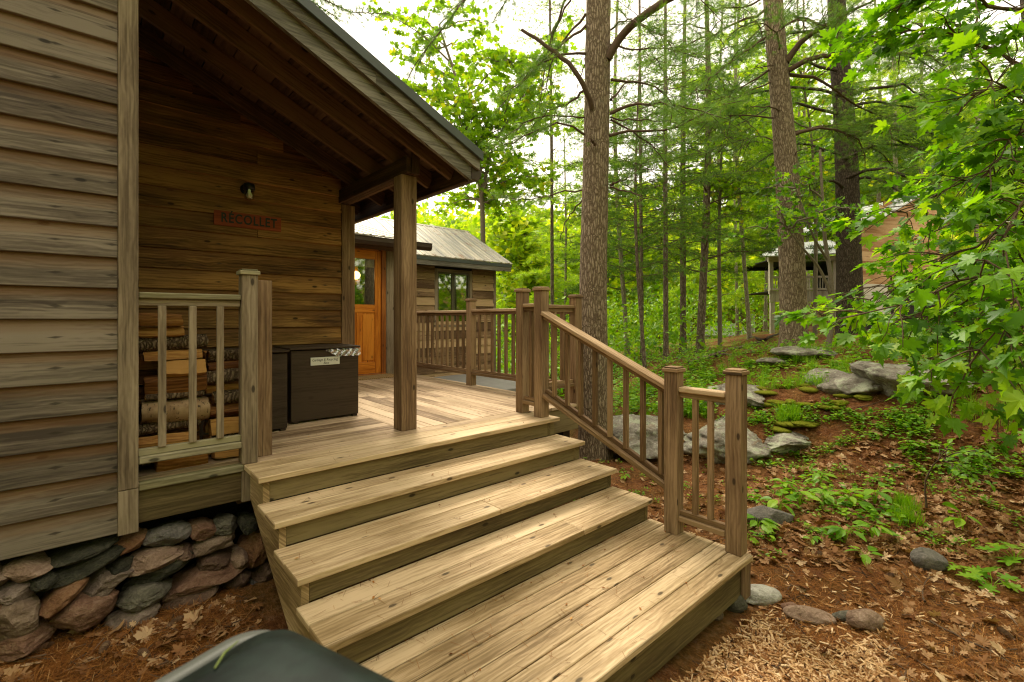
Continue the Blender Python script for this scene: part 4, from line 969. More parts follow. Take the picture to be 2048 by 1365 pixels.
def poly(pts, n=8, wob=0.0):
    """smooth polyline through points"""
    p = np.array(pts, float); k = len(p); t = np.concatenate([[0], np.cumsum(np.linalg.norm(np.diff(p, axis=0), axis=1))]); t /= t[-1] + 1e-9
    s = np.linspace(0, 1, max(n, k)); m = np.gradient(p, t, axis=0) if k > 2 else np.repeat(p[1:] - p[:1], k, 0)
    i = np.clip(np.searchsorted(t, s, 'right') - 1, 0, k - 2); h = (t[i + 1] - t[i])[:, None]; u = ((s - t[i])[:, None]) / h
    q = (2 * u ** 3 - 3 * u ** 2 + 1) * p[i] + (u ** 3 - 2 * u ** 2 + u) * h * m[i] + (-2 * u ** 3 + 3 * u ** 2) * p[i + 1] + (u ** 3 - u ** 2) * h * m[i + 1]
    if wob: q[1:-1] += rng.normal(size=(len(q) - 2, 3)) * wob
    return q
def sides(dirv, up=np.array([0, 0, 1.])):
    s = np.cross(dirv, up); n = np.linalg.norm(s); return s / n if n > 1e-5 else np.array([1., 0, 0])

class Tree:
    def __init__(s): s.tr = Cloud(); s.br = Cloud(); s.tp = []; s.td = []; s.lp = []; s.ld = []; s.ln = []
    def trunk(s, pts, rads, sd=16, n=24, jit=.05, flare=True):
        q = poly(pts, n, 0); t = np.linspace(0, 1, len(q)); r = np.interp(t, np.linspace(0, 1, len(rads)), rads)
        if flare: r = r * (1 + .45 * np.exp(-(q[:, 2] - q[0, 2]) / .22))
        s.tr.tube(q, r, sd, .5, jit); s.tq, s.trr = q, r; return q
    def limb(s, pts, r0, r1=.006, n=8, wob=.01, sd=7, tap=.8):
        q = poly(pts, n, wob); t = np.linspace(0, 1, len(q)); s.br.tube(q, r0 + (r1 - r0) * t ** tap, sd, .5, .08); return q
    def pine_dress(s, q, lo=.3, step=.16, tw=.45, sub=2, tuft_step=.07, droop=.1, spread=1.0, bare=.0):
        """side twigs along a limb with needle tufts along and at the end of each"""
        L = np.linalg.norm(np.diff(q, axis=0), axis=1).sum(); n = max(2, int(L * (1 - lo) / step)); t_all = np.linspace(lo, 1, n)
        idx = np.linspace(0, 1, len(q))
        for t in t_all:
            p = np.array([np.interp(t, idx, q[:, k]) for k in range(3)]); i = min(int(t * (len(q) - 1)), len(q) - 2); d = q[i + 1] - q[i]; d /= np.linalg.norm(d) + 1e-9
            sd_ = sides(d)
            for sg in ((-1, 1) if t < .97 else (0,)):
                if rng.random() < bare: continue
                ln = tw * rng.uniform(.5, 1.1) * (1.15 - .6 * (t - lo) / (1 - lo + 1e-9))
                v = d * rng.uniform(.5, 1) + sd_ * sg * rng.uniform(.5, 1.0) * spread + np.array([0, 0, rng.uniform(-.25, .25)]); v /= np.linalg.norm(v)
                e = p + v * ln + np.array([0, 0, -droop * ln + rng.uniform(0, .12) * ln]); mid = (p + e) / 2 + np.array([0, 0, .04 * ln])
                s.br.tube([p, mid, e], [.006, .0045, .0025], 4, .5)
                m_ = max(2, int(ln / tuft_step))
                for u in np.linspace(.25, 1.0, m_):
                    w_ = p + (e - p) * u; dd = v + rng.normal(size=3) * .35
                    s.tp.append(w_); s.td.append(dd)
                    if sub > 1 and rng.random() < .6:
                        off = sides(v) * rng.choice([-1, 1]) * rng.uniform(.04, .14) + np.array([0, 0, rng.uniform(-.03, .05)])
                        s.tp.append(w_ + off + v * .03); s.td.append(v + off * 5)
    def leaf_dress(s, q, lo=.2, step=.12, tw=.35, per=5, up=.3, flat=.5, droop=0.0):
        L = np.linalg.norm(np.diff(q, axis=0), axis=1).sum(); n = max(2, int(L * (1 - lo) / step)); idx = np.linspace(0, 1, len(q))
        for t in np.linspace(lo, 1, n):
            p = np.array([np.interp(t, idx, q[:, k]) for k in range(3)]); i = min(int(t * (len(q) - 1)), len(q) - 2); d = q[i + 1] - q[i]; d /= np.linalg.norm(d) + 1e-9
            v = d * rng.uniform(.3, 1) + runit(1)[0] * np.array([1, 1, flat]) * .9; v /= np.linalg.norm(v); ln = tw * rng.uniform(.5, 1.1)
            e = p + v * ln; s.br.tube([p, (p + e) / 2 + [0, 0, .03 * ln], e], [.005, .004, .002], 4, .5)
            for u in np.linspace(.3, 1.05, per):
                dd = v * .5 + runit(1)[0] * np.array([1, 1, .4]); dd[2] -= droop
                s.lp.append(p + (e - p) * u + rng.normal(size=3) * .01); s.ld.append(dd)
                nn = np.array([0, 0, 1.]) * up + runit(1)[0] * (1 - up); s.ln.append(nn)
    def finish(s, name, base, label, cat, group=None, tuft=None, leaf=None, size=.1, bmat=None, lmat=None, limbmat=None, sizev=.25, crown='crown', pet=.0):
        t = thing(name, base, label, cat, group)
        if s.tr.n: s.tr.build('trunk', bmat or B_PINE, t, True)
        if s.br.n: s.br.build('branches', limbmat or B_TWIG, t, True)
        if s.tp:
            tp = np.array(s.tp); td = np.array(s.td); n = len(tp); c = Cloud()
            M = frames(td, runit(n)) * rng.uniform(.75, 1.2, n)[:, None, None]; br = np.clip(rng.normal(.45, .22, n), 0, 1)
            c.add(tuft[0], tuft[1], M, tp, br); c.build(crown, lmat or L_PINE, t)
        if s.lp:
            lp_ = np.array(s.lp); ld = np.array(s.ld); ln = np.array(s.ln); n = len(lp_); c = Cloud(); sz = size * rng.uniform(1 - sizev, 1 + sizev, n)
            M = frames(ld, ln) * sz[:, None, None]
            dn = ld / np.linalg.norm(ld, axis=1)[:, None]
            lv = leaf if isinstance(leaf, list) else [leaf]; wh = rng.integers(0, len(lv), n); rr_ = np.clip(rng.normal(.5, .27, n), 0, 1)
            for w_ in range(len(lv)): c.add(lv[w_][0], lv[w_][1], M[wh == w_], (lp_ + dn * pet)[wh == w_], rr_[wh == w_])
            c.build(crown, lmat or L_OAK, t)
            if pet:
                c = Cloud(); tv = np.array([[-.0012, 0, 0], [.0012, 0, 0], [0, 1, 0]]); Mp = frames(ld, ln) * np.array([1, 1, 1])
                Mp = Mp.copy(); Mp[:, :, 1] *= pet * 1.1; c.add(tv, np.array([[0, 1, 2]]), Mp, lp_, np.full(n, .9)); c.build('leaf_stems', L_HERB, t)
        return t
def pxl(pts):
    return [P(a, b, c) for a, b, c in pts]

# ================================================================== THE TWO BIG PINES
def gx(px, d): 
    q = P(px, HY, d); return np.array([q[0], q[1], Hs(q[0], q[1])])
T1 = Tree(); b0 = gx(1190, 6.8)
tp_ = pxl([(1190, 890, 6.8), (1186, 600, 6.8), (1192, 300, 6.8), (1197, 0, 6.8), (1200, -500, 6.8)]); tp_[0] = np.array([tp_[0][0], tp_[0][1], b0[2] - .15])
sc = 6.8 / F
T1.trunk(tp_, [32 * sc, 27 * sc, 25 * sc, 23.5 * sc, 18 * sc], 36, 60, .035)
D = 6.8
for pts, r0, r1 in (([(1184,218,6.65),(1172,180,6.5),(1150,140,6.4),(1110,105,6.4),(1043,60,6.45)], .040, .020),
                    ([(1215,118,6.7),(1245,70,6.6),(1290,30,6.4),(1345,-5,6.3),(1430,-60,6.1)], .058, .045)):
    q = T1.limb(pxl(pts), r0, r1, 14, .006, 10)
LIMB = [([(1222,160,6.8),(1275,165,6.9),(1320,180,7.1),(1345,215,7.2),(1342,240,7.2)], .022, 1),
 ([(1220,228,6.7),(1260,212,6.6),(1310,208,6.4),(1370,215,6.2),(1440,235,6.0)], .026, 1),
 ([(1218,272,6.75),(1260,262,6.8),(1350,256,6.7),(1400,230,6.6),(1470,205,6.5)], .024, 1),
 ([(1175,110,6.8),(1150,190,7.1),(1160,140,7),(1165,100,7)][:2], .01, 0),
 ([(1178,275,6.8),(1140,250,6.6),(1100,252,6.4),(1040,278,6.2),(985,300,6.1)], .018, 1),
 ([(1175,235,6.8),(1120,234,6.7),(1060,240,6.6),(1010,275,6.5)], .014, 1),
 ([(1172,180,6.9),(1130,208,7.2),(1090,225,7.4),(1060,262,7.5)], .020, 1),
 ([(1175,108,6.8),(1120,112,6.6),(1080,125,6.5),(1040,165,6.4),(1000,215,6.3)], .020, 1),
 ([(1174,50,6.8),(1145,75,6.7),(1100,110,6.5),(1040,170,6.3)], .022, 1),
 ([(1172,28,6.8),(1140,70,6.9),(1110,110,7.0),(1085,200,7.1)], .02, 1),
 ([(1150,-60,6.8),(1118,30,6.9),(1095,100,7.0),(1080,205,7.0)], .024, 0),
 ([(1165,-50,6.8),(1140,0,6.9),(1105,75,7.0),(1090,140,7.1)], .020, 1),
 ([(1220,370,6.7),(1240,362,6.5),(1258,355,6.4)], .018, 0), ([(1220,375,6.8),(1250,380,6.7),(1295,398,6.5)], .016, 0),
 ([(1222,200,6.8),(1240,180,6.9),(1262,150,7.1)], .02, 0), ([(1190,290,6.6),(1183,282,6.5),(1178,278,6.45)], .022, 0),
 ([(1222,240,6.9),(1260,262,7.2),(1310,300,7.6),(1340,340,7.8)], .018, 1), ([(1222,235,6.9),(1280,240,7.3),(1350,245,7.8)], .014, 1),
 ([(1165,380,6.9),(1120,385,7.1),(1060,400,7.4),(1000,395,7.7)], .014, 1), ([(1165,400,6.9),(1135,440,7.2),(1120,480,7.3)], .012, 0),
 ([(1172,-20,6.8),(1080,-60,6.3),(960,-30,5.8),(880,60,5.5),(830,130,5.4)], .030, 1), ([(1170,-90,6.8),(1060,-70,6.6),(1000,20,6.4)], .02, 1),
 ([(1222,-40,6.8),(1290,-60,7.0),(1380,-30,7.2),(1440,40,7.3)], .03, 1), ([(1222,90,6.9),(1270,100,7.4),(1330,95,7.9),(1400,120,8.4)], .018, 1),
 ([(1222,60,6.9),(1250,40,6.5),(1300,60,6.1),(1340,90,5.9)], .014, 1)]
for pts, r0, dress in LIMB:
    q = T1.limb(pxl(pts), r0, .005, 12, .012, 7)
    if dress: T1.pine_dress(q, .35, .13, .42, 2, .07)
    else: T1.pine_dress(q, .6, .3, .2, 1, .3, bare=.7)
T1.finish('pine_tree', b0, 'large grey-barked pine beside the deck corner with a broken dead limb', 'tree', tuft=TUFT_N, bmat=B_PINE)

T2 = Tree(); b1 = gx(1590, 9.5)
tp_ = pxl([(1588, 700, 9.5), (1585, 560, 9.5), (1570, 300, 9.5), (1549, 50, 9.5), (1535, -350, 9.5)]); tp_[0] = np.array([tp_[0][0], tp_[0][1], b1[2] - .15])
sc = 9.5 / F; T2.trunk(tp_, [25 * sc, 22.5 * sc, 18.5 * sc, 17 * sc, 12 * sc], 30, 50, .035)
for pts, r0, dress in (
 ([(1572,125,9.4),(1590,95,9.3),(1650,50,9.1),(1720,15,8.9),(1790,-20,8.7)], .085, 1), ([(1576,142,9.4),(1600,125,9.3),(1660,112,9.1),(1780,106,8.9),(1900,104,8.6),(2000,106,8.4)], .068, 1),
 ([(1578,150,9.5),(1630,155,9.5),(1670,180,9.6),(1720,215,9.8),(1800,240,10)], .045, 1), ([(1583,272,9.5),(1620,262,9.4),(1680,262,9.5),(1720,285,9.6),(1730,330,9.7)], .045, 1),
 ([(1583,265,9.5),(1640,255,9.8),(1720,252,10),(1800,262,10.3)], .025, 1), ([(1530,20,9.5),(1470,50,9.3),(1400,80,9.1),(1330,110,8.9),(1290,125,8.8)], .035, 1),
 ([(1530,75,9.5),(1480,110,9.4),(1430,150,9.2),(1380,190,9.0)], .030, 1), ([(1538,140,9.5),(1490,170,9.6),(1430,200,9.7),(1370,225,9.8)], .024, 1),
 ([(1540,165,9.5),(1500,182,9.3),(1450,215,9.0),(1400,260,8.8)], .02, 1), ([(1560,222,9.4),(1540,214,9.2),(1500,212,9.0)], .02, 0), ([(1545,130,9.4),(1530,132,9.2),(1510,132,9.1)], .02, 0),
 ([(1558,100,9.3),(1555,70,9.0),(1535,50,8.9),(1480,52,8.8)], .022, 1), ([(1560,237,9.5),(1520,235,9.4),(1460,230,9.2),(1400,232,9.0),(1340,200,8.8)], .022, 1),
 ([(1565,282,9.5),(1520,275,9.7),(1450,290,10),(1400,310,10.3)], .018, 1), ([(1530,0,9.5),(1500,-30,9.4),(1440,-40,9.2),(1380,0,9)], .03, 1),
 ([(1545,5,9.5),(1600,-30,9.2),(1680,-50,9),(1760,-20,8.8)], .04, 1), ([(1580,320,9.4),(1600,300,9.2),(1620,296,9.1)], .02, 0),
 ([(1545,60,9.5),(1600,40,9.0),(1650,55,8.6),(1700,100,8.4)], .03, 1), ([(1555,-20,9.5),(1500,10,10),(1430,20,10.4),(1360,50,10.7)], .03, 1)):
    q = T2.limb(pxl(pts), r0 * .8, .007, 12, .015, 8)
    if dress: T2.pine_dress(q, .3, .13, .55, 2, .075)
    for k in range(6 if dress else 0):
        i = rng.integers(4, len(q) - 1); e = q[i] + runit(1)[0] * np.array([.5, .5, .35]) + np.array([0, 0, -.15]); qq = T2.limb([q[i], (q[i] + e) / 2 + [0, 0, .05], e], .012, .003, 6, .01, 5); T2.pine_dress(qq, .3, .13, .3, 2, .08)
T2.finish('pine_tree', b1, 'tall pine with long dark limbs standing on the slope right of the railing', 'tree', tuft=TUFT_N, bmat=B_PINE)

T3 = Tree(); b2 = gx(1700, 12.5)
tp_ = pxl([(1702, 650, 12.5), (1698, 540, 12.5), (1692, 300, 12.5), (1675, 50, 12.5), (1665, -250, 12.5)]); tp_[0] = np.array([tp_[0][0], tp_[0][1], b2[2] - .2]); sc = 12.5 / F
T3.trunk(tp_, [24 * sc, 21 * sc, 18 * sc, 15 * sc, 10 * sc], 24, 40, .04)
for k in range(26):
    y0 = rng.uniform(-120, 380); sg = rng.choice([-1, 1], p=[.35, .65]); ln = rng.uniform(90, 280)
    pts = [(1685, y0, 12.4), (1685 + sg * ln * .3, y0 - 18, 12.2 + rng.uniform(-.5, .5)), (1685 + sg * ln * .7, y0 - 5, 12 + rng.uniform(-1.2, 1.2)), (1685 + sg * ln, y0 + 35, 12 + rng.uniform(-1.6, 1.6))]
    q = T3.limb(pxl(pts), .045, .008, 9, .03, 6); T3.pine_dress(q, .3, .2, .6, 2, .10)
T3.finish('pine_tree', b2, 'dark-barked pine trunk in shade in front of the right-hand cabins', 'tree', tuft=TUFT_M, bmat=B_DARK, limbmat=B_DARK)

# ================================================================== FOREST PINES
def forest_pine(px, d, wpx, ytop, ylow, label, seed, top=-200, lmat=None, tuft=None, lean=0, llen=1.0, ns=36, bmat=None, basey=None, step=.18, grp=None):
    t = Tree(); b = gx(px, d); r = wpx / 2 / F * d * (.95 if d < 15 else .62); lean = lean + rng.uniform(-14, 14); llen = llen * 1.25; q0 = P(px + lean * .0, ytop, d)
    zt = (HY - top) / F * d; Ht = zt - b[2]; tip = P(px + lean, HY, d)
    pts = [b - [0, 0, .2], b * .5 + np.array([tip[0], tip[1], zt]) * .5 + rng.normal(size=3) * [.012 * d, .012 * d, 0], [tip[0], tip[1], zt]]
    q = t.trunk(pts, [r, r * .8, r * .25], 10, 20, .06)
    zl = (HY - ylow) / F * d; zh = (HY - ytop) / F * d
    for k in range(ns):
        z = zl + (zh - zl) * (k + rng.random()) / ns; f = (z - b[2]) / Ht
        c = np.array([np.interp(z, q[:, 2], q[:, 0]), np.interp(z, q[:, 2], q[:, 1]), z])
        az = k * 2.4 + rng.uniform(-.5, .5); L = llen * rng.uniform(.6, 1.15) * max(.35, min(1.0, (1.15 - f) * 1.6)) * (1.0 + .04 * d)
        dr = np.array([math.cos(az), math.sin(az), 0]); e = c + dr * L + [0, 0, rng.uniform(-.15, .2) * L]; m = c + dr * L * .5 + [0, 0, .10 * L]
        qq = t.limb([c, m, e], max(.008, r * .22), .004, 6, .02, 5); t.pine_dress(qq, .25, step, .35 * L, 2, .5 * step + .03, .15)
    return t.finish('pine_tree', b, label, 'tree', grp, tuft=tuft or (TUFT_M if d < 17 else TUFT_F), bmat=bmat or (B_FAR if d < 17 else B_HAZED), lmat=lmat or L_PINE)
FP = [
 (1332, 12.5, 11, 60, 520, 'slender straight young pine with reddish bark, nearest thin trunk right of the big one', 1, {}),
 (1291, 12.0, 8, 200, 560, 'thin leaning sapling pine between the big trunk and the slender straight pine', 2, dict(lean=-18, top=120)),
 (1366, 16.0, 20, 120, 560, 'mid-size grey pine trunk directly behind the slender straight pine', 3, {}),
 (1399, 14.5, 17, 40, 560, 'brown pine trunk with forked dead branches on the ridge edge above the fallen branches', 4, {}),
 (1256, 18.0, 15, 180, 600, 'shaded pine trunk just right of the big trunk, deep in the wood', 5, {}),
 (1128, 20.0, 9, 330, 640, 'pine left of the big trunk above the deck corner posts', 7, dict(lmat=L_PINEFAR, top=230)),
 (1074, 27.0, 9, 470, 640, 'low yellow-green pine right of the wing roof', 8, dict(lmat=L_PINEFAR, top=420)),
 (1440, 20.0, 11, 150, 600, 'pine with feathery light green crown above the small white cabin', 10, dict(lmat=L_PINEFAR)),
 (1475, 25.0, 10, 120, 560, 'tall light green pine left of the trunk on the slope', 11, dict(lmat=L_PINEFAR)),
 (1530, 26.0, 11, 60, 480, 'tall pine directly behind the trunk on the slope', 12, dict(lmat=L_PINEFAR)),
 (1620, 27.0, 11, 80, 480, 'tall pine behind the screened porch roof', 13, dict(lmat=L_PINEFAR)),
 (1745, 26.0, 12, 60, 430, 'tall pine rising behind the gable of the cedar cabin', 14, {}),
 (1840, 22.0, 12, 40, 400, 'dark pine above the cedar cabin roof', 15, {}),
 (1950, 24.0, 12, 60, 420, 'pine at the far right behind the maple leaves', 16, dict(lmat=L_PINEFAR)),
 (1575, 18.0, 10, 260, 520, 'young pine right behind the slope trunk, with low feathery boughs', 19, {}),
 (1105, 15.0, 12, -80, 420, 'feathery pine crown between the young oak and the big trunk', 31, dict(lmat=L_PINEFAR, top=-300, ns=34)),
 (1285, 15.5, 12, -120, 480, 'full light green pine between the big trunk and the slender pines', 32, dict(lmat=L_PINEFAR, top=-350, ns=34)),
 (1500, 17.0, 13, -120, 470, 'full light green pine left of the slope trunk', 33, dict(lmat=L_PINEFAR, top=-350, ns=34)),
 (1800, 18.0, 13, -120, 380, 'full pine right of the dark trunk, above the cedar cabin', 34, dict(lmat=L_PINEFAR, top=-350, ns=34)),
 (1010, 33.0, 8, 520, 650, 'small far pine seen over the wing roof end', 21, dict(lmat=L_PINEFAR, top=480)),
]
for px, d, wpx, yt, yl, lab, sd_, kw in FP: forest_pine(px, d, wpx, yt, yl, lab, sd_, **kw)

# ================================================================== BROADLEAF TREES
def leafy_tree(trunks, base, label, nbr, blen, seed, name='maple_tree', size=.12, leaf=LOBE5, lmat=None, zlo=None, zhi=None, grp=None, per=5, step=.16, bmat=None, tw=.4, cat='tree', cx=None, flat=.35, up=.35):
    t = Tree()
    for pts, r0, r1 in trunks: t.trunk(pts, [r0, (r0 + r1) / 2, r1], 10, 22, .06, flare=False)
        
    qs = [poly(p, 22) for p, _, _ in trunks]
    for k in range(nbr):
        q = qs[k % len(qs)]; i = int(rng.uniform(.0, .98) * (len(q) - 1)) if zlo is None else rng.choice([j for j in range(len(q)) if zlo <= q[j, 2] <= zhi])
        c = q[i]; az = k * 2.399 + rng.uniform(-.4, .4); L = blen * rng.uniform(.5, 1.1)
        dr = np.array([math.cos(az), math.sin(az), rng.uniform(-.05, .5)]); e = c + dr * L; m = c + dr * L * .5 + np.array([0, 0, .08 * L])
        qq = t.limb([c, m, e], .02 + .006 * L, .004, 7, .04, 5); t.leaf_dress(qq, .2, step, tw, per, up, .5)
        for j in range(3):
            i2 = rng.integers(2, len(qq)); v = runit(1)[0] * [1, 1, flat] * L * .45; q3 = t.limb([qq[i2], qq[i2] + v * .5 + [0, 0, .05], qq[i2] + v], .009, .003, 5, .02, 4); t.leaf_dress(q3, .2, step, tw, per, up, .5)
    return t.finish(name, base, label, cat, grp, leaf=leaf, size=size, bmat=bmat or B_OAK, lmat=lmat or L_OAK, limbmat=B_OAK)
b = gx(966, 13.0)
leafy_tree([([b, P(966, 480, 13), P(962, 380, 13), P(938, 270, 13), P(910, 150, 13), P(880, 60, 13)], .10, .03), ([P(962, 400, 13), P(985, 300, 12.6), P(1040, 200, 12.3), P(1065, 140, 12)], .05, .02)],
           b, 'young oak with fresh green leaves and a slim bent trunk rising behind the cabin roof', 74, 1.9, 3, 'oak_tree', .17, zlo=P(0, 470, 13)[2], zhi=P(0, 50, 13)[2], lmat=L_OAK, per=6)
b = gx(1655, 8.8)
def up_(pts): return [P(*p) for p in pts]
leafy_tree([([b - [0, 0, .1], P(1665, 620, 8.8), P(1662, 560, 8.8), P(1650, 480, 8.8), P(1645, 400, 8.8), P(1640, 300, 8.8)], .05, .02), ([P(1662, 590, 8.8), P(1640, 540, 8.7), P(1600, 490, 8.5), P(1570, 450, 8.4)], .03, .012), ([P(1655, 520, 8.8), P(1630, 480, 8.6), P(1600, 400, 8.5), P(1585, 360, 8.4)], .025, .01)],
           b, 'forked young maple with thin grey stems in front of the screened porch', 12, .8, 4, 'maple_tree', .10, zlo=P(0, 470, 8.8)[2], zhi=P(0, 300, 8.8)[2], lmat=L_MAPLE, per=6)
b = gx(1440, 15.0)
leafy_tree([([b, P(1440, 400, 15), P(1450, 250, 15), P(1480, 150, 15)], .07, .02)], b, 'bright green maple crown between the brown forked pine and the slope trunk', 40, 1.7, 5, 'maple_tree', .14, zlo=P(0, 480, 15)[2], zhi=P(0, 170, 15)[2], lmat=L_OAK, per=6)
b = gx(1630, 15.0)
leafy_tree([([b, P(1630, 400, 15), P(1620, 250, 15), P(1600, 130, 15)], .07, .02)], b, 'green maple crown between the slope trunk and the dark trunk', 34, 1.6, 6, 'maple_tree', .14, zlo=P(0, 430, 15)[2], zhi=P(0, 150, 15)[2], lmat=L_OAK, per=6)
for k, (px, d, ylo, yhi, bl, lab) in enumerate(((1045, 24, 620, 430, 2.6, 'yellow-green birch behind the far end of the deck railing'), (1120, 34, 640, 470, 4.0, 'yellow-green birch far beyond the capped corner posts'), (1210, 38, 660, 420, 4.5, 'far bright birch right of the big trunk'),
        (1290, 42, 680, 380, 5, 'far bright birch behind the thin saplings'), (1380, 36, 640, 330, 4.5, 'far bright birch behind the brown forked pine'), (1480, 40, 640, 300, 5, 'far birch above the small white cabin roof'), (1560, 36, 560, 250, 5, 'far birch behind the left tip of the screened porch roof'),
        (1650, 34, 470, 250, 4.5, 'far birch behind the forked young maple'), (1760, 32, 420, 230, 4.5, 'far birch behind the cedar cabin gable'), (990, 46, 640, 520, 4.5, 'distant birch low behind the wing window'), (1870, 30, 400, 220, 4.5, 'far birch over the cedar cabin'), (1980, 30, 420, 180, 4.5, 'far birch at the right edge behind the maple leaves'))):
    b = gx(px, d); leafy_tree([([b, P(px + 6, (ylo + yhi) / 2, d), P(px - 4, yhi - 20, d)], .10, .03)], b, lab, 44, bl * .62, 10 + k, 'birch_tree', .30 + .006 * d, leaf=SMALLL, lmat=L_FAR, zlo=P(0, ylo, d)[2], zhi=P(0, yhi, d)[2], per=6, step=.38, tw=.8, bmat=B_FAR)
# far wood on the valley side
c = Cloud(); n = 5200
px = rng.uniform(780, 2300, n); d = rng.uniform(42, 95, n); X = FW[0] * d + RT[0] * (px - CX) / F * d; Y = FW[1] * d + RT[1] * (px - CX) / F * d; Zg = H(X, Y)
for k in range(n):
    pass
hh = rng.uniform(.2, 1, n) ** .7 * rng.uniform(6, 12, n); per = 24
cen = np.stack([X, Y, Zg + hh], 1)
pp_ = np.repeat(cen, per, 0) + rng.normal(size=(n * per, 3)) * [1.2, 1.2, .8]; dd = runit(n * per)
c.add(SMALLL[0], SMALLL[1], frames(dd, runit(n * per)) * rng.uniform(.5, 1.0, n * per)[:, None, None], pp_, np.clip(np.repeat(rng.normal(.55, .3, n), per) + rng.normal(size=n * per) * .12, 0, 1))
n = 1850; a = rng.uniform(R(150), R(352), n); rr = rng.uniform(9, 24, n); X = rr * np.cos(a); Y = rr * np.sin(a); cen = np.stack([X, Y, -1.9 + rng.uniform(.02, 1, n) * 12], 1)  # unseen woods behind the eye, added to dim the faces turned that way
pp_ = np.repeat(cen, per, 0) + rng.normal(size=(n * per, 3)) * [.8, .8, .6]; c.add(SMALLL[0], SMALLL[1], frames(runit(n * per), runit(n * per)) * rng.uniform(.25, .6, n * per)[:, None, None], pp_, np.clip(rng.normal(.3, .25, n * per), 0, 1))
o = c.build('woodland_far_and_behind', L_FAR); tag(o, 'far wooded hillside in one yellow-green mass, and unseen woods behind added to shade the front', 'woodland', kind='stuff')

# ================================================================== CABINS ON THE RIGHT
def local(px, d, z0, yaw):
    q = P(px, HY, d); a = math.atan2(FW[1], FW[0]) - math.pi / 2 + R(yaw); M = np.array([[math.cos(a), -math.sin(a), 0], [math.sin(a), math.cos(a), 0], [0, 0, 1]])
    return np.array([q[0], q[1], z0]), M
def lbox(mb, o, M, lo, hi, axis=0, bev=.003, rv=None):
    lo = np.array(lo, float); hi = np.array(hi, float); mb.obox(o + M @ ((lo + hi) / 2), np.abs(hi - lo) / 2, M, axis, bev, rv)
d = 21.0; s_ = d / F; o_, M = local(1612, d, P(0, 636, d)[2], -6)
x_ = lambda px: (px - 1612) * s_; z_ = lambda py: (HY - py) * s_
pc = thing('screened_porch_cabin', (o_[0], o_[1], Hs(o_[0], o_[1])), 'raised screened porch with pale metal roof and grey floor band behind the slope trunk', 'cabin')
mb = MB()
for a, bb in ((1543, 1550), (1602, 1608), (1663, 1685)): mb = MB(); lbox(mb, o_, M, (x_(a), 0, z_(588)), (x_(bb), .15, z_(516)), 2); mb.build('porch_column', W_PALE, pc)
mb = MB(); lbox(mb, o_, M, (x_(1540), -.06, z_(523)), (x_(1688), .1, z_(513)), 0); mb.build('header', W_PALE, pc)
mb = MB(); lbox(mb, o_, M, (x_(1543), -.05, z_(581)), (x_(1688), .05, z_(577)), 0)
x = x_(1543)
while x < x_(1664): lbox(mb, o_, M, (x, .0, z_(604)), (x + .13, .06, z_(582)), 2); x += .135
mb.build('floor_band', W_PALE, pc)
mb = MB(); lbox(mb, o_, M, (x_(1543), .05, z_(556)), (x_(1663), .12, z_(552)), 0)
x = x_(1550)
while x < x_(1663): lbox(mb, o_, M, (x, .07, z_(577)), (x + .025, .10, z_(556)), 2); x += .11
mb.build('porch_rail', W_PALE, pc)
mb = MB(); lbox(mb, o_, M, (x_(1543), 2.85, z_(529)), (x_(1700), 2.9, z_(520))); lbox(mb, o_, M, (x_(1616), 2.8, z_(588)), (x_(1622), 2.9, z_(520))); lbox(mb, o_, M, (x_(1690), .2, z_(588)), (x_(1700), 2.9, z_(520))); lbox(mb, o_, M, (x_(1543), 0.2, z_(582)), (x_(1700), 2.9, z_(584))); lbox(mb, o_, M, (x_(1540), .1, z_(521)), (x_(1700), 2.9, z_(519))); mb.build('porch_interior', M_VOID, pc)
mb = MB()
for k in range(7): lbox(mb, o_, M, (x_(1604), .25, z_(668) + k * .17), (x_(1660), .28, z_(668) + k * .17 + .165), 0)
mb.build('lower_siding', W_PEACH, pc)
mb = MB(); lbox(mb, o_, M, (x_(1545), 0, z_(680)), (x_(1553), .15, z_(605)), 2); mb.build('support_post', W_PALE, pc)
mb = MB(); lbox(mb, o_, M, (x_(1655), 0.3, z_(680)), (x_(1700), .4, z_(605)), 2); mb.build('base_wall', W_PALE, pc)
def lroof(name, o, M, pts, th, mat, parent, ribs=0):
    """sheet through 4 local corners (eave left, eave right, ridge right, ridge left)"""
    p = np.array([o + M @ np.array(q, float) for q in pts]); n = np.cross(p[1] - p[0], p[3] - p[0]); n /= np.linalg.norm(n); 
    if n[2] < 0: n = -n
    mb = MB(); V = [tuple(v) for v in p] + [tuple(v + n * th) for v in p]; mb.v = V
    for q in ([3, 2, 1, 0], [4, 5, 6, 7], [0, 1, 5, 4], [1, 2, 6, 5], [2, 3, 7, 6], [3, 0, 4, 7]): mb.f.append(q); mb.uv.append([(0, 0)] * 4); mb.r.append(.5)
    for k in range(ribs):
        t = (k + .5) / ribs; a = p[0] + (p[1] - p[0]) * t + n * th; b2 = p[3] + (p[2] - p[3]) * t + n * th; beam(mb, a, b2, .04, .03)
    return mb.build(name, mat, parent)
M_PROOF = plain('pale_metal_roof', (.62,.64,.66), .5, .2, nz=.12, scale=3)
lroof('roof', o_, M, [(x_(1516), -.4, z_(516)), (x_(1700), -.4, z_(511)), (x_(1705), 2.0, z_(470)), (x_(1590), 2.0, z_(478))], .05, M_PROOF, pc, 14)
d = 17.0; s_ = d / F; o_, M = local(1722, d, 0, 16); x_ = lambda px: (px - 1722) * s_; z_ = lambda py: (HY - py) * s_
cc_ = thing('cedar_cabin', (o_[0] + 1, o_[1], Hs(o_[0], o_[1])), 'cabin with new peach-coloured cedar siding behind the maple leaves on the right', 'cabin')
mb = MB(); z = z_(570); k = 0
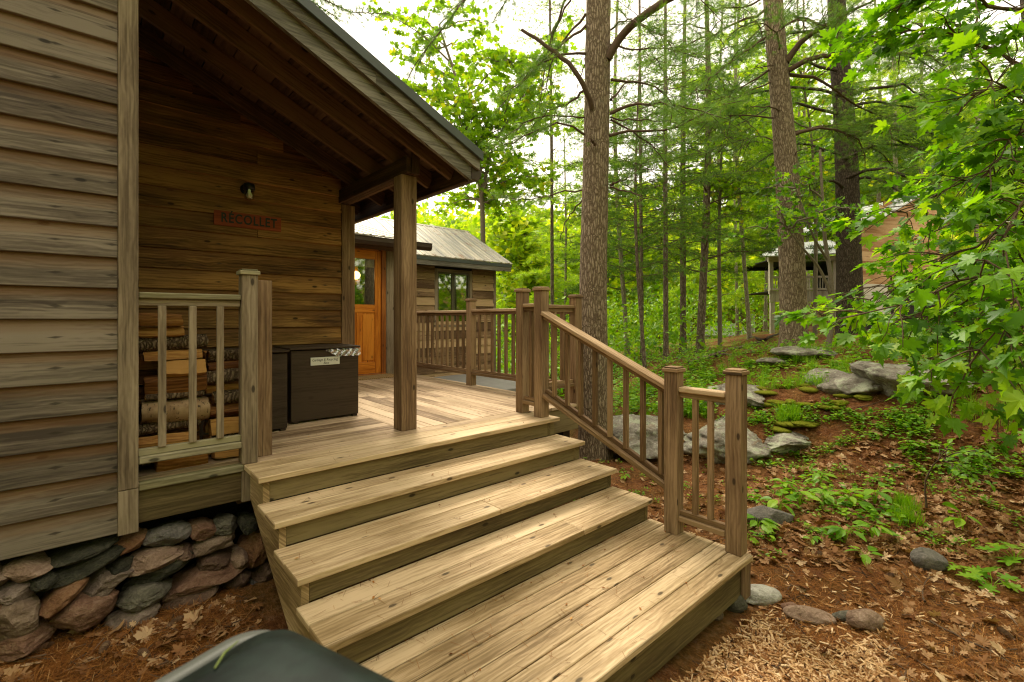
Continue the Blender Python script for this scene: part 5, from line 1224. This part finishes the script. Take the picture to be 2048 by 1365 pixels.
while z < z_(400):
    xr_ = x_(1940); xl_ = x_(1722) + max(0, (z - z_(448))) * 1.5
    if xr_ - xl_ > .1: lbox(mb, o_, M, (xl_, -.02, z), (xr_, .02, z + .168), 0)
    z += .17
mb.build('siding', W_PEACH, cc_)
mb = MB(); lbox(mb, o_, M, (x_(1722), .03, z_(700)), (x_(1940), .2, z_(450))); mb.build('wall_core', M_VOID, cc_)
mb = MB(); lbox(mb, o_, M, (x_(1720), -.03, z_(640)), (x_(1800), .03, z_(568))); mb.build('base_panel', W_PALE, cc_)
lroof('roof', o_, M, [(x_(1712), -.7, z_(452)), (x_(1830), -.7, z_(393)), (x_(1830), 3.0, z_(393)), (x_(1712), 3.0, z_(452))], .06, M_PROOF, cc_, 5)
lroof('soffit', o_, M, [(x_(1716), -.66, z_(455)), (x_(1828), -.66, z_(398)), (x_(1828), .0, z_(398)), (x_(1716), .0, z_(455))], .03, W_PEACH, cc_)
lroof('roof', o_, M, [(x_(1960), -.7, z_(432)), (x_(2140), -.7, z_(432)), (x_(2140), 2.0, z_(405)), (x_(1960), 2.0, z_(405))], .06, M_PROOF, cc_, 8)
d = 12.5; o_, M = local(1840, d, 0, 10); s_ = d / F; x_ = lambda px: (px - 1840) * s_; z_ = lambda py: (HY - py) * s_
br = thing('brown_railing', (o_[0], o_[1], z_(660)), 'dark brown post railing glimpsed through the maple leaves below the cedar cabin', 'railing')
for a in (1838, 1880, 1905, 1930): 
    mb = MB(); lbox(mb, o_, M, (x_(a), 0, z_(670)), (x_(a) + (.16 if a == 1838 else .07), .1, z_(588)), 2); mb.build('post', W_DARK, br)
mb = MB(); lbox(mb, o_, M, (x_(1838) - .03, -.03, z_(592)), (x_(2060), .12, z_(586)), 0); mb.build('top_rail', W_DARK, br)
d = 40.0; s_ = d / F; o_, M = local(1445, d, 0, -15); x_ = lambda px: (px - 1445) * s_; z_ = lambda py: (HY - py) * s_
wc = thing('white_cabin', (o_[0], o_[1], Hs(o_[0], o_[1])), 'small distant white cabin with a thin metal chimney down in the wood', 'cabin')
mb = MB(); lbox(mb, o_, M, (x_(1412), 0, z_(712)), (x_(1478), 2, z_(672))); mb.build('wall', plain('white_wall', (.7,.68,.64), .7), wc)
mb = MB()
for a, bb in ((1440, 1446), (1449, 1454), (1457, 1463), (1467, 1473)): lbox(mb, o_, M, (x_(a), -.04, z_(692)), (x_(bb), .0, z_(677)))
mb.build('window', M_WFR, wc)
lroof('roof', o_, M, [(x_(1398), -.5, z_(672)), (x_(1490), -.5, z_(672)), (x_(1490), 2.5, z_(649)), (x_(1430), 2.5, z_(649))], .06, M_PROOF, wc, 6)
c = Cloud(); q = o_ + M @ np.array([x_(1516 - 10), 1.0, 0]); c.tube([q + [0, 0, z_(690)], q + [0, 0, z_(632)], q + [0, 0, z_(631)], q + [0, 0, z_(629)]], [.13, .13, .18, .18], 10); c.build('chimney', M_PROOF, wc, True)

# ================================================================== ROCKS ON THE SLOPE
def rock(px, py, hw, hh, depth, label, kind='outcrop', d=None, seed=1, sink=.3, name='rock', rot=0, sub=ICO4, cuts=8, rough=.05, lo=.62, grp=None):
    g, dd, ok = ground_px([px], [py + hh * .8])
    g = g[0]; d = FW @ g[:2]; hx = hw / F * d; hz = hh / F * d; M = Rz(math.atan2(RT[1], RT[0]) + R(rot))
    back = np.array([FW[0], FW[1], 0]); c = g + back * depth * .8 + np.array([0, 0, hz * (1 - sink)])
    V, T = rockmesh((hx, depth, hz), M, c, seed, cuts, rough, sub, lo); cc = Cloud(); cc.raw(V, T, .5)
    o = cc.build(name, smat(kind), None, True, loc=(c[0], c[1], c[2] - hz * .5)); tag(o, label, 'rock', grp); return c
rock(1340, 878, 125, 38, .75, 'lichen-covered bedrock ledge seen through the stair balusters', 'outcrop', seed=3, sub=ICO5, cuts=16, rough=.14, lo=.34, sink=.6)
rock(1500, 880, 140, 46, .9, 'large bedrock ledge with pale lichen right behind the capped end post', 'outcrop', seed=33, sub=ICO5, cuts=16, rough=.15, lo=.34, sink=.55, rot=8)
rock(1630, 886, 88, 32, .7, 'right end of the bedrock, a cracked grey ledge tapering into the needles', 'outcrop', seed=34, sub=ICO5, cuts=16, rough=.14, lo=.36, sink=.55, rot=-10)
rock(1270, 872, 60, 40, .4, 'small grey ledge seen between the sloping balusters', 'outcrop', seed=5, rough=.08)
rock(1505, 792, 78, 34, .7, 'flat pale rock just above the long outcrop, beside the capped end post', 'outcrop', seed=6, sub=ICO5, rough=.13, lo=.36, cuts=16, sink=.5)
rock(1740, 778, 85, 36, .7, 'pale rock slab in the middle of the slope', 'outcrop', seed=7, sub=ICO5, rough=.13, lo=.36, cuts=16, sink=.5)
rock(1885, 765, 115, 42, .8, 'wide rough rock below the maple leaves on the right', 'outcrop', seed=8, sub=ICO5, rough=.14, lo=.36, cuts=16, sink=.5)
rock(1640, 708, 62, 12, .6, 'thin pale rock strip at the top of the slope near the pine base', 'outcrop', seed=9, rough=.08)
rock(1560, 728, 30, 10, .3, 'small pale rock beside the fallen branches', 'outcrop', seed=10)
rock(1680, 782, 26, 13, .2, 'small rock left of the pale slab', 'outcrop', seed=12)
rock(1548, 1040, 52, 20, .14, 'flat grey stone among bright leaves right of the stair railing', 'grey', seed=13)
rock(1876, 1130, 33, 22, .10, 'round grey stone with a white spot in the leaf litter on the right', 'grey', seed=14, cuts=5, sink=.2)
rock(1528, 1200, 46, 17, .09, 'smooth pale oval stone beside the platform corner', 'pale', seed=15, cuts=2)
rock(1478, 1212, 26, 19, .08, 'dark green stone touching the platform corner', 'green', seed=16, cuts=5)
rock(1435, 1235, 17, 10, .05, 'small tan pebble under the platform edge', 'tan', seed=17, cuts=4)
rock(1630, 1240, 48, 14, .07, 'long pinkish stone in the needle litter in front', 'pink', seed=18, cuts=4, rot=-20)
rock(1700, 1238, 28, 8, .05, 'small greenish stone between two pinkish stones', 'green', seed=19, cuts=4)
rock(1742, 1250, 38, 20, .08, 'rounded pinkish-grey stone at the edge of the wood chips', 'pink', seed=20, cuts=5)
rock(1588, 1222, 18, 9, .05, 'small reddish stone above the long pinkish stone', 'red', seed=21, cuts=6)
rock(672, 1265, 18, 20, .08, 'pale striped stone at the foot of the left stringer', 'pink', seed=22, cuts=5)

M_STICK = leafmat('stick_scraps', [(0,(.035,.02,.012)),(.5,(.11,.065,.04)),(1,(.28,.21,.15))], 0, .9, .1)
# ================================================================== LITTER ON THE GROUND
def scatter_px(n, x0, x1, y0, y1, keep=None, margin=0.0, dmax=14):
    px = rng.uniform(x0, x1, n); py = rng.uniform(y0, y1, n); g, d, ok = ground_px(px, py, dmax)
    k = clear_of_house(g, margin)
    if keep is not None: k &= keep(px[ok], py[ok], g)
    return g[k], d[k]
def flat_frames(n, tilt=.25):
    th = rng.uniform(0, 2 * np.pi, n); d = np.stack([np.cos(th), np.sin(th), rng.normal(size=n) * tilt], 1); nn = np.array([0, 0, 1.]) + rng.normal(size=(n, 3)) * tilt
    return frames(d, nn)
# pine needles
c = Cloud(); nv = np.array([[-.5, 0, 0], [.5, 0, 0], [.25, 1, .12], [-.25, 1, .12]]); nf = np.array([[0, 1, 2], [0, 2, 3]])
for args, n in (((1130, 2100, 900, 1400), 52000), ((-60, 640, 1180, 1400), 17000), ((1200, 2100, 700, 900), 26000)):
    g, d = scatter_px(n, *args); m = len(g); M = flat_frames(m, .16).copy(); M[:, :, 0] *= (.0016 + .00028 * d)[:, None]; M[:, :, 1] *= rng.uniform(.04, .09, m)[:, None]; M[:, :, 2] *= .08
    c.add(nv, nf, M, g + np.stack([0 * d, 0 * d, rng.uniform(.001, .014, m)], 1), np.clip(rng.normal(.45, .25, m), 0, 1))
th_ = rng.uniform(0, 6.28, 9000)
o = c.build('pine_needle_litter', L_LITTER); tag(o, 'rust-brown fallen pine needles carpeting the forest floor', 'needle litter', kind='stuff')
# dead leaves
def bent(leaf, s): V = leaf[0].copy(); V[:, 2] += s * np.sin(V[:, 0] * 5) * .12 + s * V[:, 1] ** 2 * .25; return V, leaf[1]
c = Cloud()
for args, n in (((1480, 2100, 880, 1130), 3000), ((1480, 2100, 1100, 1250), 160), ((1480, 2100, 760, 900), 300), ((1150, 1500, 880, 1120), 620), ((1780, 2100, 1100, 1400), 260), ((1450, 1800, 1150, 1330), 40), ((-60, 620, 1180, 1400), 150), ((200, 560, 1190, 1290), 120)):
    g, d = scatter_px(n, *args, margin=-.02); m = len(g)
    for lf in (bent(OAKL, 1), bent(OAKL, -1.2), bent(MAPL, .8)):
        k = rng.integers(0, 3, m) == 0; mm_ = k.sum(); M = flat_frames(mm_, .35) * rng.uniform(.03, .095, mm_)[:, None, None]
        c.add(lf[0], lf[1], M, g[k] + [0, 0, .016], np.clip(rng.normal(.5, .28, mm_), 0, 1))
o = c.build('dead_leaf_litter', L_DEAD); tag(o, 'dry tan oak and maple leaves scattered over the ground', 'leaf litter', kind='stuff')
# wood chips
c = Cloud(); cb = MB(); cb.obox((0, 0, 0), (.5, .5, .5), None, 0, .001); bv = np.array([[x, y, z] for x in (-.5, .5) for y in (-.5, .5) for z in (-.5, .5)]); bf = np.array([[0,1,3],[0,3,2],[4,6,7],[4,7,5],[0,4,5],[0,5,1],[2,3,7],[2,7,6],[0,2,6],[0,6,4],[1,5,7],[1,7,3]])
def chips(px, py, g): 
    edge = 1235 + 30 * np.sin(px * .02) + np.abs(px - 1480) * .10; return (py > edge + rng.uniform(-25, 60, len(px)))
g, d = scatter_px(4200, 1180, 1780, 1190, 1400, chips); g9, d9 = scatter_px(420, 1180, 2000, 1150, 1400); g = np.concatenate([g, g9]); d = np.concatenate([d, d9]); m = len(g); M = flat_frames(m, .22).copy(); M[:, :, 0] *= rng.uniform(.004, .013, m)[:, None]; M[:, :, 1] *= rng.uniform(.02, .075, m)[:, None]; M[:, :, 2] *= rng.uniform(.002, .005, m)[:, None]
c.add(bv, bf, M, g + np.stack([0 * d, 0 * d, rng.uniform(.008, .02, m)], 1), np.clip(rng.normal(.5, .28, m), 0, 1))
o = c.build('wood_chips', L_CHIP); tag(o, 'pale shredded wood chips in front of the stair platform', 'wood chips', kind='stuff')
# small sticks and bark scraps in the litter
c = Cloud(); g, d = scatter_px(900, 1130, 2100, 800, 1400); g2, d2 = scatter_px(160, -60, 620, 1190, 1400); g = np.concatenate([g, g2]); m = len(g); M = flat_frames(m, .12).copy()
M[:, :, 0] *= rng.uniform(.003, .009, m)[:, None]; M[:, :, 1] *= rng.uniform(.03, .16, m)[:, None]; M[:, :, 2] *= .004; c.add(bv, bf, M, g + [0, 0, .012], np.clip(rng.normal(.35, .25, m), 0, 1))
o = c.build('stick_litter', M_STICK); tag(o, 'small brown sticks and bark scraps scattered through the litter', 'stick litter', kind='stuff')
# twigs
tw_l = ['bent grey twig on the leaf litter behind the round grey stone', 'thin pale stick crossing the slope below the wide rough rock', 'short dark twig in the needle litter near the smooth stones', 'pale stick beside the flat grey stone', 'long thin twig at the right edge of the leaf litter', 'broken twig above the long outcrop']
for (a, bq, lab) in (((1690, 985), (1790, 1030), tw_l[0]), ((1690, 835), (1775, 800), tw_l[1]), ((1480, 1075), (1590, 1075), tw_l[3]), ((1860, 1250), (2040, 1340), tw_l[4]), ((1850, 1210), (1862, 1160), tw_l[2]), ((1560, 835), (1640, 815), tw_l[5])):
    g, _, _ = ground_px([a[0], (a[0] + bq[0]) / 2, bq[0]], [a[1], (a[1] + bq[1]) / 2, bq[1]]); g = g + [0, 0, .02]; g[1] += rng.normal(size=3) * [.03, .03, .01]
    c = Cloud(); c.tube(poly(g, 8, .004), [.008, .007, .006, .006, .005, .005, .004, .003], 6); o = c.build('twig', B_TWIG, None, True, loc=g[0]); tag(o, lab, 'twig')
# fallen branches on the ridge
for pts, r, lab in ((((1378, 735), (1440, 712), (1520, 690)), .045, 'long grey fallen branch lying along the ridge'), (((1395, 722), (1450, 712), (1510, 708)), .03, 'second thinner fallen branch just below the long grey one'), (((1500, 678), (1530, 688), (1560, 672)), .05, 'dark curved piece of dead wood near the slope trunk base')):
    g, _, _ = ground_px([p[0] for p in pts], [p[1] for p in pts]); g = g + [0, 0, r * 1.2]; c = Cloud(); c.tube(poly(g, 10, .01), np.linspace(r, r * .5, 10), 8, .5, .1); o = c.build('fallen_branch', B_FAR if 'dark' not in lab else B_DARK, None, True, loc=g[0]); tag(o, lab, 'branch')
# pine cones
def cone(px, py, L, az, lab):
    g, d, _ = ground_px([px], [py]); g = g[0] + [0, 0, .018]; ax = np.array([math.cos(az), math.sin(az), .05]); c = Cloud(); c.tube([g, g + ax * L * .5, g + ax * L], [.006, .012, .003], 8)
    sv = np.array([[-.4, 0, 0], [.4, 0, 0], [.45, .8, .1], [0, 1, .15], [-.45, .8, .1]]); sf = np.array([[0, 1, 2], [0, 2, 3], [0, 3, 4]])
    for k in range(70):
        t = k / 70; a = k * 2.4; e1 = sides(ax); e2 = np.cross(ax, e1); rad = e1 * math.cos(a) + e2 * math.sin(a); wd = .022 * math.sin(math.pi * (.12 + .82 * t)) + .004
        dr = rad + ax * .5; M = frames(dr[None], (ax - rad * .4)[None]) * np.array([wd]); c.add(sv, sf, M, (g + ax * L * t)[None], np.array([.2 + .5 * random.random()]))
    o = c.build('pine_cone', M_CONE, None, loc=g); tag(o, lab, 'pine cone')
M_CONE = leafmat('cone_scales', [(0,(.05,.022,.010)),(.6,(.14,.07,.035)),(1,(.34,.24,.15))], 0, .6)
cone(330, 1265, .11, .6, 'pine cone lying on needles below the big flat foundation stones'); cone(55, 1318, .10, .2, 'dark pine cone in the bottom left corner'); cone(200, 1315, .09, 1.2, 'pine cone half sunk in leaves left of the bin')
cone(1768, 1160, .10, -.5, 'dark pine cone left of the round grey stone'); cone(1640, 1118, .07, .3, 'small pine cone below the bright leafy plants'); cone(2030, 1290, .10, .8, 'pine cone at the right edge of the needle litter'); cone(300, 1320, .09, 2.0, 'reddish pine cone near the bin rim')

# ================================================================== LOW PLANTS
def herb(px, py, n, ln, hgt, lab, name='leafy_plant', leaf=OVAT, grp='bright leafy plants on the forest floor', g=None, build=True, c=None, spread=.6):
    if g is None: g, _, _ = ground_px([px], [py]); g = g[0]
    cc = c or (Cloud(), Cloud())
    for k in range(n):
        a = k * 2.4 + rng.uniform(-.5, .5); h = hgt * rng.uniform(.5, 1.1); o = np.array([math.cos(a), math.sin(a), 0]) * rng.uniform(.2, 1) * spread * ln
        p1 = g + o * .9 + [0, 0, h]; cc[0].tube([g - [0, 0, .02], g + o * .3 + [0, 0, h * .6], p1], [.0025, .002, .0015], 4, .9)
        dr = np.array([math.cos(a), math.sin(a), rng.uniform(-.25, .15)]); M = frames(dr[None], (np.array([0, 0, 1.]) + rng.normal(size=3) * .25)[None]) * ln * rng.uniform(.7, 1.15)
        cc[1].add(leaf[0], leaf[1], M, p1[None], np.array([np.clip(rng.normal(.6, .2), 0, 1)]))
    if build:
        t = thing(name, g, lab, 'plant', grp); cc[0].build('stems', L_HERB, t); cc[1].build('leaves', L_HERB, t)
HB = [(1515,1062,9,.13,.10,'broad-leaved plant at the near foot of the capped end post'),(1560,1030,9,.12,.14,'broad-leaved plant growing over the flat grey stone'),(1600,1015,8,.12,.13,'leafy plant just right of the flat grey stone'),
 (1650,1012,8,.12,.12,'leafy plant in the middle of the bright patch'),(1700,1022,9,.12,.13,'leafy plant on the right of the bright patch'),(1750,1010,8,.13,.14,'leafy plant at the right end of the bright patch'),(1690,1085,8,.11,.10,'low plant with round leaves at the front of the bright patch'),
 (1745,1080,6,.12,.11,'loose plant with big leaves in front right of the bright patch'),(1570,990,8,.11,.12,'leafy plant at the upper left of the bright patch'),(1640,975,8,.10,.12,'leafy plant at the top of the bright patch'),(1925,1062,3,.15,.12,'plant with three large dark leaves right of the bright patch'),
 (1730,1120,3,.10,.05,'tiny three-leaved plant in the bare needles'),(1845,1120,3,.06,.06,'tiny seedling left of the round grey stone'),(1625,1090,6,.07,.07,'small low plant in the needles in front of the flat grey stone'),(1250,962,7,.06,.08,'small bright plant under the sloping stair rail'),
 (1950,930,7,.10,.12,'small plant below the drooping maple leaves'),(1820,905,7,.10,.12,'leafy plant right of the long outcrop end'),(1495,1090,5,.08,.06,'small leaves beside the platform corner post')]
for a in HB: herb(a[0], a[1], a[2] + 2, a[3] * 1.15, a[4] * 1.25, a[5])
# broad oak-leaved seedlings lower right
for (x, y, n, ln, h, lab) in ((1985, 1180, 8, .16, .10, 'oak seedling with large lobed leaves near the lower right corner'), (2030, 1130, 7, .17, .14, 'oak seedling at the right edge above the lower one'), (1930, 1150, 5, .12, .08, 'small oak seedling beside the round grey stone')):
    herb(x, y, n, ln, h, lab, 'oak_seedling', OAKL, 'oak seedlings at the lower right')
# shrub with a thin bent stem
t = Tree(); g, _, _ = ground_px([1853], [1020]); g = g[0]; d = FW @ g[:2]
q = t.limb([g, P(1852, 960, d), P(1868, 930, d), P(1895, 900, d - .1)], .010, .004, 10, .004, 6)
for e in ((1960, 905, d - .3), (2000, 940, d - .3), (1930, 950, d - .4), (1905, 890, d + .2), (1985, 915, d), (1960, 960, d - .2)):
    qq = t.limb([q[-3], (q[-3] + P(*e)) / 2 + [0, 0, .04], P(*e)], .005, .002, 6, .006, 4); t.leaf_dress(qq, .2, .06, .12, 5, .6, .3)
t.finish('young_shrub', g, 'small shrub with a thin bent dark stem and round leaves in the leaf litter', 'shrub', leaf=OVAT, size=.065, lmat=L_HERB)
# ground cover
c = Cloud()
def cover(n, x0, x1, y0, y1, ln, hgt, leaf, nl, thr, dmax=16, sc=2.5, off=0):
    g, d = scatter_px(n, x0, x1, y0, y1, None, .02, dmax); k = fbm(g[:, 0] * sc + off, g[:, 1] * sc, 3) > thr; g, d = g[k], d[k]
    for j in range(nl):
        m = len(g); a = rng.uniform(0, 6.28, m); dr = np.stack([np.cos(a), np.sin(a), rng.uniform(-.1, .5, m)], 1); s = ln * rng.uniform(.6, 1.2, m)
        c.add(leaf[0], leaf[1], frames(dr, np.array([0, 0, 1.]) + rng.normal(size=(m, 3)) * .35) * s[:, None, None], g + np.stack([np.cos(a) * ln * .5, np.sin(a) * ln * .5, rng.uniform(.2, 1, m) * hgt], 1), np.clip(rng.normal(.55, .25, m), 0, 1))
cover(800, 1330, 2100, 690, 770, .07, .14, SMALLL, 8, .40)
cover(600, 1380, 2100, 690, 780, .09, .12, OVAT, 5, .48, off=9)
cover(900, 1500, 2100, 800, 960, .05, .08, SMALLL, 9, .50, sc=3)
cover(380, 1240, 1720, 812, 850, .05, .07, SMALLL, 8, .46, sc=4)
cover(210, 1500, 1800, 960, 1090, .06, .09, OVAT, 5, .53, off=14, sc=4)
cover(300, 1700, 1960, 820, 920, .05, .09, OVAT, 6, .47, off=4)
cover(500, 1480, 2050, 940, 1120, .035, .05, SMALLL, 8, .50, off=6, sc=4)
cover(260, 1150, 1480, 880, 1060, .035, .05, SMALLL, 8, .52, off=2, sc=4)
cover(1500, 1100, 1420, 690, 840, .09, .25, SMALLL, 8, .36, dmax=30)
cover(900, 860, 1200, 690, 860, .12, .4, SMALLL, 8, .30, dmax=30)
o = c.build('ground_cover', L_HERB); tag(o, 'low green herbs and blueberry covering the slope', 'ground cover', kind='stuff')
# brush filling the valley behind the slope
c = Cloud(); n = 2000; px = rng.uniform(820, 2200, n); d = rng.uniform(13, 34, n); X = FW[0] * d + RT[0] * (px - CX) / F * d; Y = FW[1] * d + RT[1] * (px - CX) / F * d
k = ~((X < 7.6) & (Y < 12.6)) & ((px < 1390) | (d > 24)); X, Y, d = X[k], Y[k], d[k]; n = len(X); per = 16
cen = np.stack([X, Y, H(X, Y) + rng.uniform(.1, 1.0, n) ** 1.5 * (1.0 + .08 * d)], 1); pp_ = np.repeat(cen, per, 0) + rng.normal(size=(n * per, 3)) * [.35, .35, .22]
c.add(SMALLL[0], SMALLL[1], frames(runit(n * per), np.array([0, 0, 1.]) + runit(n * per) * .7) * rng.uniform(.12, .26, n * per)[:, None, None], pp_, np.clip(np.repeat(rng.normal(.6, .25, n), per) + rng.normal(size=n * per) * .12, 0, 1))
o = c.build('undergrowth', L_HERB); tag(o, 'bright yellow-green brush filling the valley between the trunks', 'undergrowth', kind='stuff')
# needles and bits lying on the stairs and the deck
c = Cloud(); spots = []
for (xa, xb, ya, yb, z, n) in ((.85, 3.4, 3.3, 3.62, -1.0, 26), (.85, 3.4, 2.95, 3.26, -1.1726, 40), (.85, 3.4, 2.56, 2.9, -1.336, 50), (.85, 3.4, 2.2, 2.5, -1.489, 60), (.85, 3.4, 1.4, 2.14, -1.66, 170), (2.3, 4.1, 3.9, 7.2, -1.0, 190), (1.0, 2.0, 3.7, 4.6, -1.0, 40), (.85, 3.4, 2.15, 2.19, -1.66, 60), (.85, 3.4, 2.53, 2.56, -1.489, 40)):
    spots.append(np.stack([rng.uniform(xa, xb, n), rng.uniform(ya, yb, n), np.full(n, z + .0025)], 1))
g = np.concatenate(spots); m = len(g); M = flat_frames(m, .02).copy(); M[:, :, 0] *= .0022; M[:, :, 1] *= rng.uniform(.025, .075, m)[:, None]; M[:, :, 2] *= .02
c.add(nv, nf, M, g, np.clip(rng.normal(.35, .2, m), 0, 1)); k = rng.random(m) < .10; mm_ = k.sum()
c.add(SMALLL[0], SMALLL[1], flat_frames(mm_, .1) * rng.uniform(.012, .03, mm_)[:, None, None], g[k] + [0, 0, .004], rng.random(mm_))
o = c.build('fallen_needles', L_LITTER); tag(o, 'loose brown needles and bits lying on the steps and deck boards', 'needles', kind='stuff')
# grass tufts
c = Cloud(); bl = np.array([[-.5, 0, 0], [.5, 0, 0], [.35, .5, .0], [-.35, .5, .0], [0, 1, -.12]]); blf = np.array([[0, 1, 2], [0, 2, 3], [3, 2, 4]])
for (n, x0, x1, y0, y1, L) in ((70, 1380, 1700, 690, 780, .22), (60, 1230, 1420, 760, 840, .2), (12, 1560, 1600, 820, 850, .18), (14, 1790, 1830, 1010, 1060, .16), (20, 1900, 2080, 780, 860, .2)):
    g, d = scatter_px(n, x0, x1, y0, y1, None, .05)
    for p in g:
        m = 45; a = rng.uniform(0, 6.28, m); e = rng.uniform(.1, .7, m); dr = np.stack([np.cos(a) * np.sin(e), np.sin(a) * np.sin(e), np.cos(e)], 1); M = frames(dr, runit(m)).copy(); M[:, :, 0] *= .006; M[:, :, 1] *= (L * rng.uniform(.6, 1.2, m))[:, None]; M[:, :, 2] *= L
        c.add(bl, blf, M, p + np.stack([rng.normal(size=m) * .03, rng.normal(size=m) * .03, 0 * a - .01], 1), np.clip(rng.normal(.65, .2, m), 0, 1))
o = c.build('grass', L_HERB); tag(o, 'tufts of fresh grass on the slope', 'grass', kind='stuff')
# moss cushions
c = Cloud()
for (n, x0, x1, y0, y1) in ((26, 1500, 1760, 755, 815), (10, 1560, 1620, 845, 862), (12, 1480, 1700, 700, 740)):
    g, d = scatter_px(n, x0, x1, y0, y1)
    for k, p in enumerate(g): V, T = rockmesh((rng.uniform(.08, .2), rng.uniform(.06, .15), .035), Rz(rng.uniform(0, 3)), p, 300 + k, 2, .15, ICO2); c.raw(V, T, rng.random())
mo = NT('moss'); mn = mo.noise(mo.pos(), 60, 4, .7); M_MOSS = mo.done(mo.pbr(mo.mix(mn, C4((.06,.07,.006)), C4((.24,.25,.02))), .95, mo.bump(mn, 1, .02), spec=.05))
o = c.build('moss_cushions', M_MOSS, smooth=True); tag(o, 'yellow-green moss cushions around the rocks', 'moss', kind='stuff')

# ================================================================== FOREGROUND MAPLE-LEAVED OAK ON THE RIGHT
t = Tree(); bb = gx(2190, 3.6)
q = P(2078, 60, 3.4); t.trunk([bb - [0, 0, .1], P(2150, 500, 3.55), P(2095, 180, 3.4), P(2076, 0, 3.4), P(2070, -400, 3.4)], [.12, .11, .095, .09, .06], 18, 30, .08)
BR = [[(2090, 160, 3.4), (2000, 110, 3.3), (1900, 70, 3.3), (1800, 65, 3.4), (1755, 85, 3.5)], [(2080, 40, 3.4), (1990, 10, 3.2), (1900, -10, 3.1), (1810, 5, 3.2), (1790, 25, 3.3)],
 [(2110, 260, 3.45), (2040, 190, 3.1), (1990, 170, 2.9), (1950, 190, 2.8)], [(2120, 420, 3.5), (2040, 360, 3.2), (1970, 350, 3.1), (1900, 380, 3.1), (1850, 410, 3.2), (1810, 425, 3.3)],
 [(2130, 480, 3.5), (2030, 450, 3.0), (1950, 490, 2.9), (1870, 530, 3.0), (1790, 575, 3.1), (1740, 600, 3.2)], [(2140, 560, 3.5), (2020, 540, 2.9), (1920, 570, 2.8), (1820, 605, 2.8), (1730, 630, 2.9), (1665, 640, 3.0)],
 [(2150, 620, 3.5), (2040, 580, 3.2), (1940, 600, 3.2), (1860, 630, 3.3), (1790, 640, 3.3)], [(2160, 690, 3.5), (2060, 650, 2.8), (1980, 670, 2.7), (1920, 700, 2.7), (1870, 715, 2.8)],
 [(2110, 330, 3.5), (2060, 300, 3.6), (2000, 300, 3.8), (1950, 320, 4.0)], [(2120, 380, 3.5), (2060, 400, 2.6), (2010, 450, 2.4), (1970, 520, 2.4)],
 [(2140, 520, 3.5), (2070, 560, 2.6), (2000, 640, 2.4), (1960, 700, 2.4)], [(2160, 640, 3.5), (2090, 690, 3.0), (2030, 740, 2.9), (1990, 770, 2.9)], [(2130, 450, 3.5), (2070, 480, 3.8), (2000, 520, 4.0), (1920, 560, 4.2)],
 [(2100, 200, 3.45), (2060, 240, 3.0), (2020, 290, 2.8), (1980, 340, 2.8)], [(2150, 600, 3.5), (2080, 620, 3.8), (1990, 640, 4.0), (1900, 655, 4.1), (1820, 660, 4.2)],
 [(2120, 400, 3.6), (2030, 400, 4.2), (1940, 430, 4.6), (1850, 470, 4.8), (1800, 500, 5.0)], [(2130, 440, 3.6), (2000, 480, 4.6), (1890, 500, 5.2), (1800, 540, 5.6), (1760, 570, 5.8)]]
for k, pts in enumerate(BR):
    q = t.limb(pxl(pts), .018, .003, 14, .012, 7); 
    for i in range(3, len(q)):
        for _ in range(3):
            toward = q[i] - q[i - 1]; toward /= np.linalg.norm(toward); v = toward * .8 + runit(1)[0] * [.8, .8, .45]; v /= np.linalg.norm(v); L = rng.uniform(.18, .42)
            qq = t.limb([q[i], q[i] + v * L * .5 + [0, 0, .02], q[i] + v * L - [0, 0, .03]], .005, .002, 5, .006, 4)
            for u in (2, 3, 4, 4):
                for _2 in range(1 if u < 4 else 2):
                    dd = v * .8 + runit(1)[0] * [1, 1, .3]; dd[2] -= .18; t.lp.append(qq[u]); t.ld.append(dd); t.ln.append(np.array([0, 0, 1.]) + runit(1)[0] * .55)
t.finish('oak_tree', bb, 'leafy boughs with large lobed leaves reaching in close from the right edge', 'tree', leaf=[MAPL, star([tuple(q) for q in MAPL_O], (0,.25), .3, -.45), star([tuple(q) for q in OAKL_O], (0,.42), .25, -.3)], sizev=.42, size=.082, lmat=L_MAPLE, bmat=B_DARK, limbmat=B_TWIG, pet=.035)
# pine bough over the roof, top left
t = Tree(); b = gx(440, 13.0)
t.trunk([b - [0, 0, .1], [b[0], b[1], 3.5], [b[0] + .1, b[1], 9.5]], [.16, .14, .06], 12, 20, .05)
for pts in ([(440, -190, 13), (500, -140, 10.5), (560, -70, 8.9), (620, -20, 8), (680, 20, 7.6), (740, 30, 7.4), (775, 28, 7.3)], [(440, -260, 13), (510, -190, 10.5), (580, -110, 9), (650, -50, 8), (720, -10, 7.7), (760, -5, 7.5)], [(440, -120, 13), (490, -90, 10.5), (550, -40, 9), (600, -10, 8.2), (650, 20, 8), (680, 40, 7.9)]):
    q = t.limb(pxl(pts), .06, .004, 16, .01, 6); t.pine_dress(q, .62, .12, .3, 2, .06)
t.finish('pine_tree', b, 'pine bough hanging over the roof edge at the top left', 'tree', tuft=TUFT_N, bmat=B_PINE)
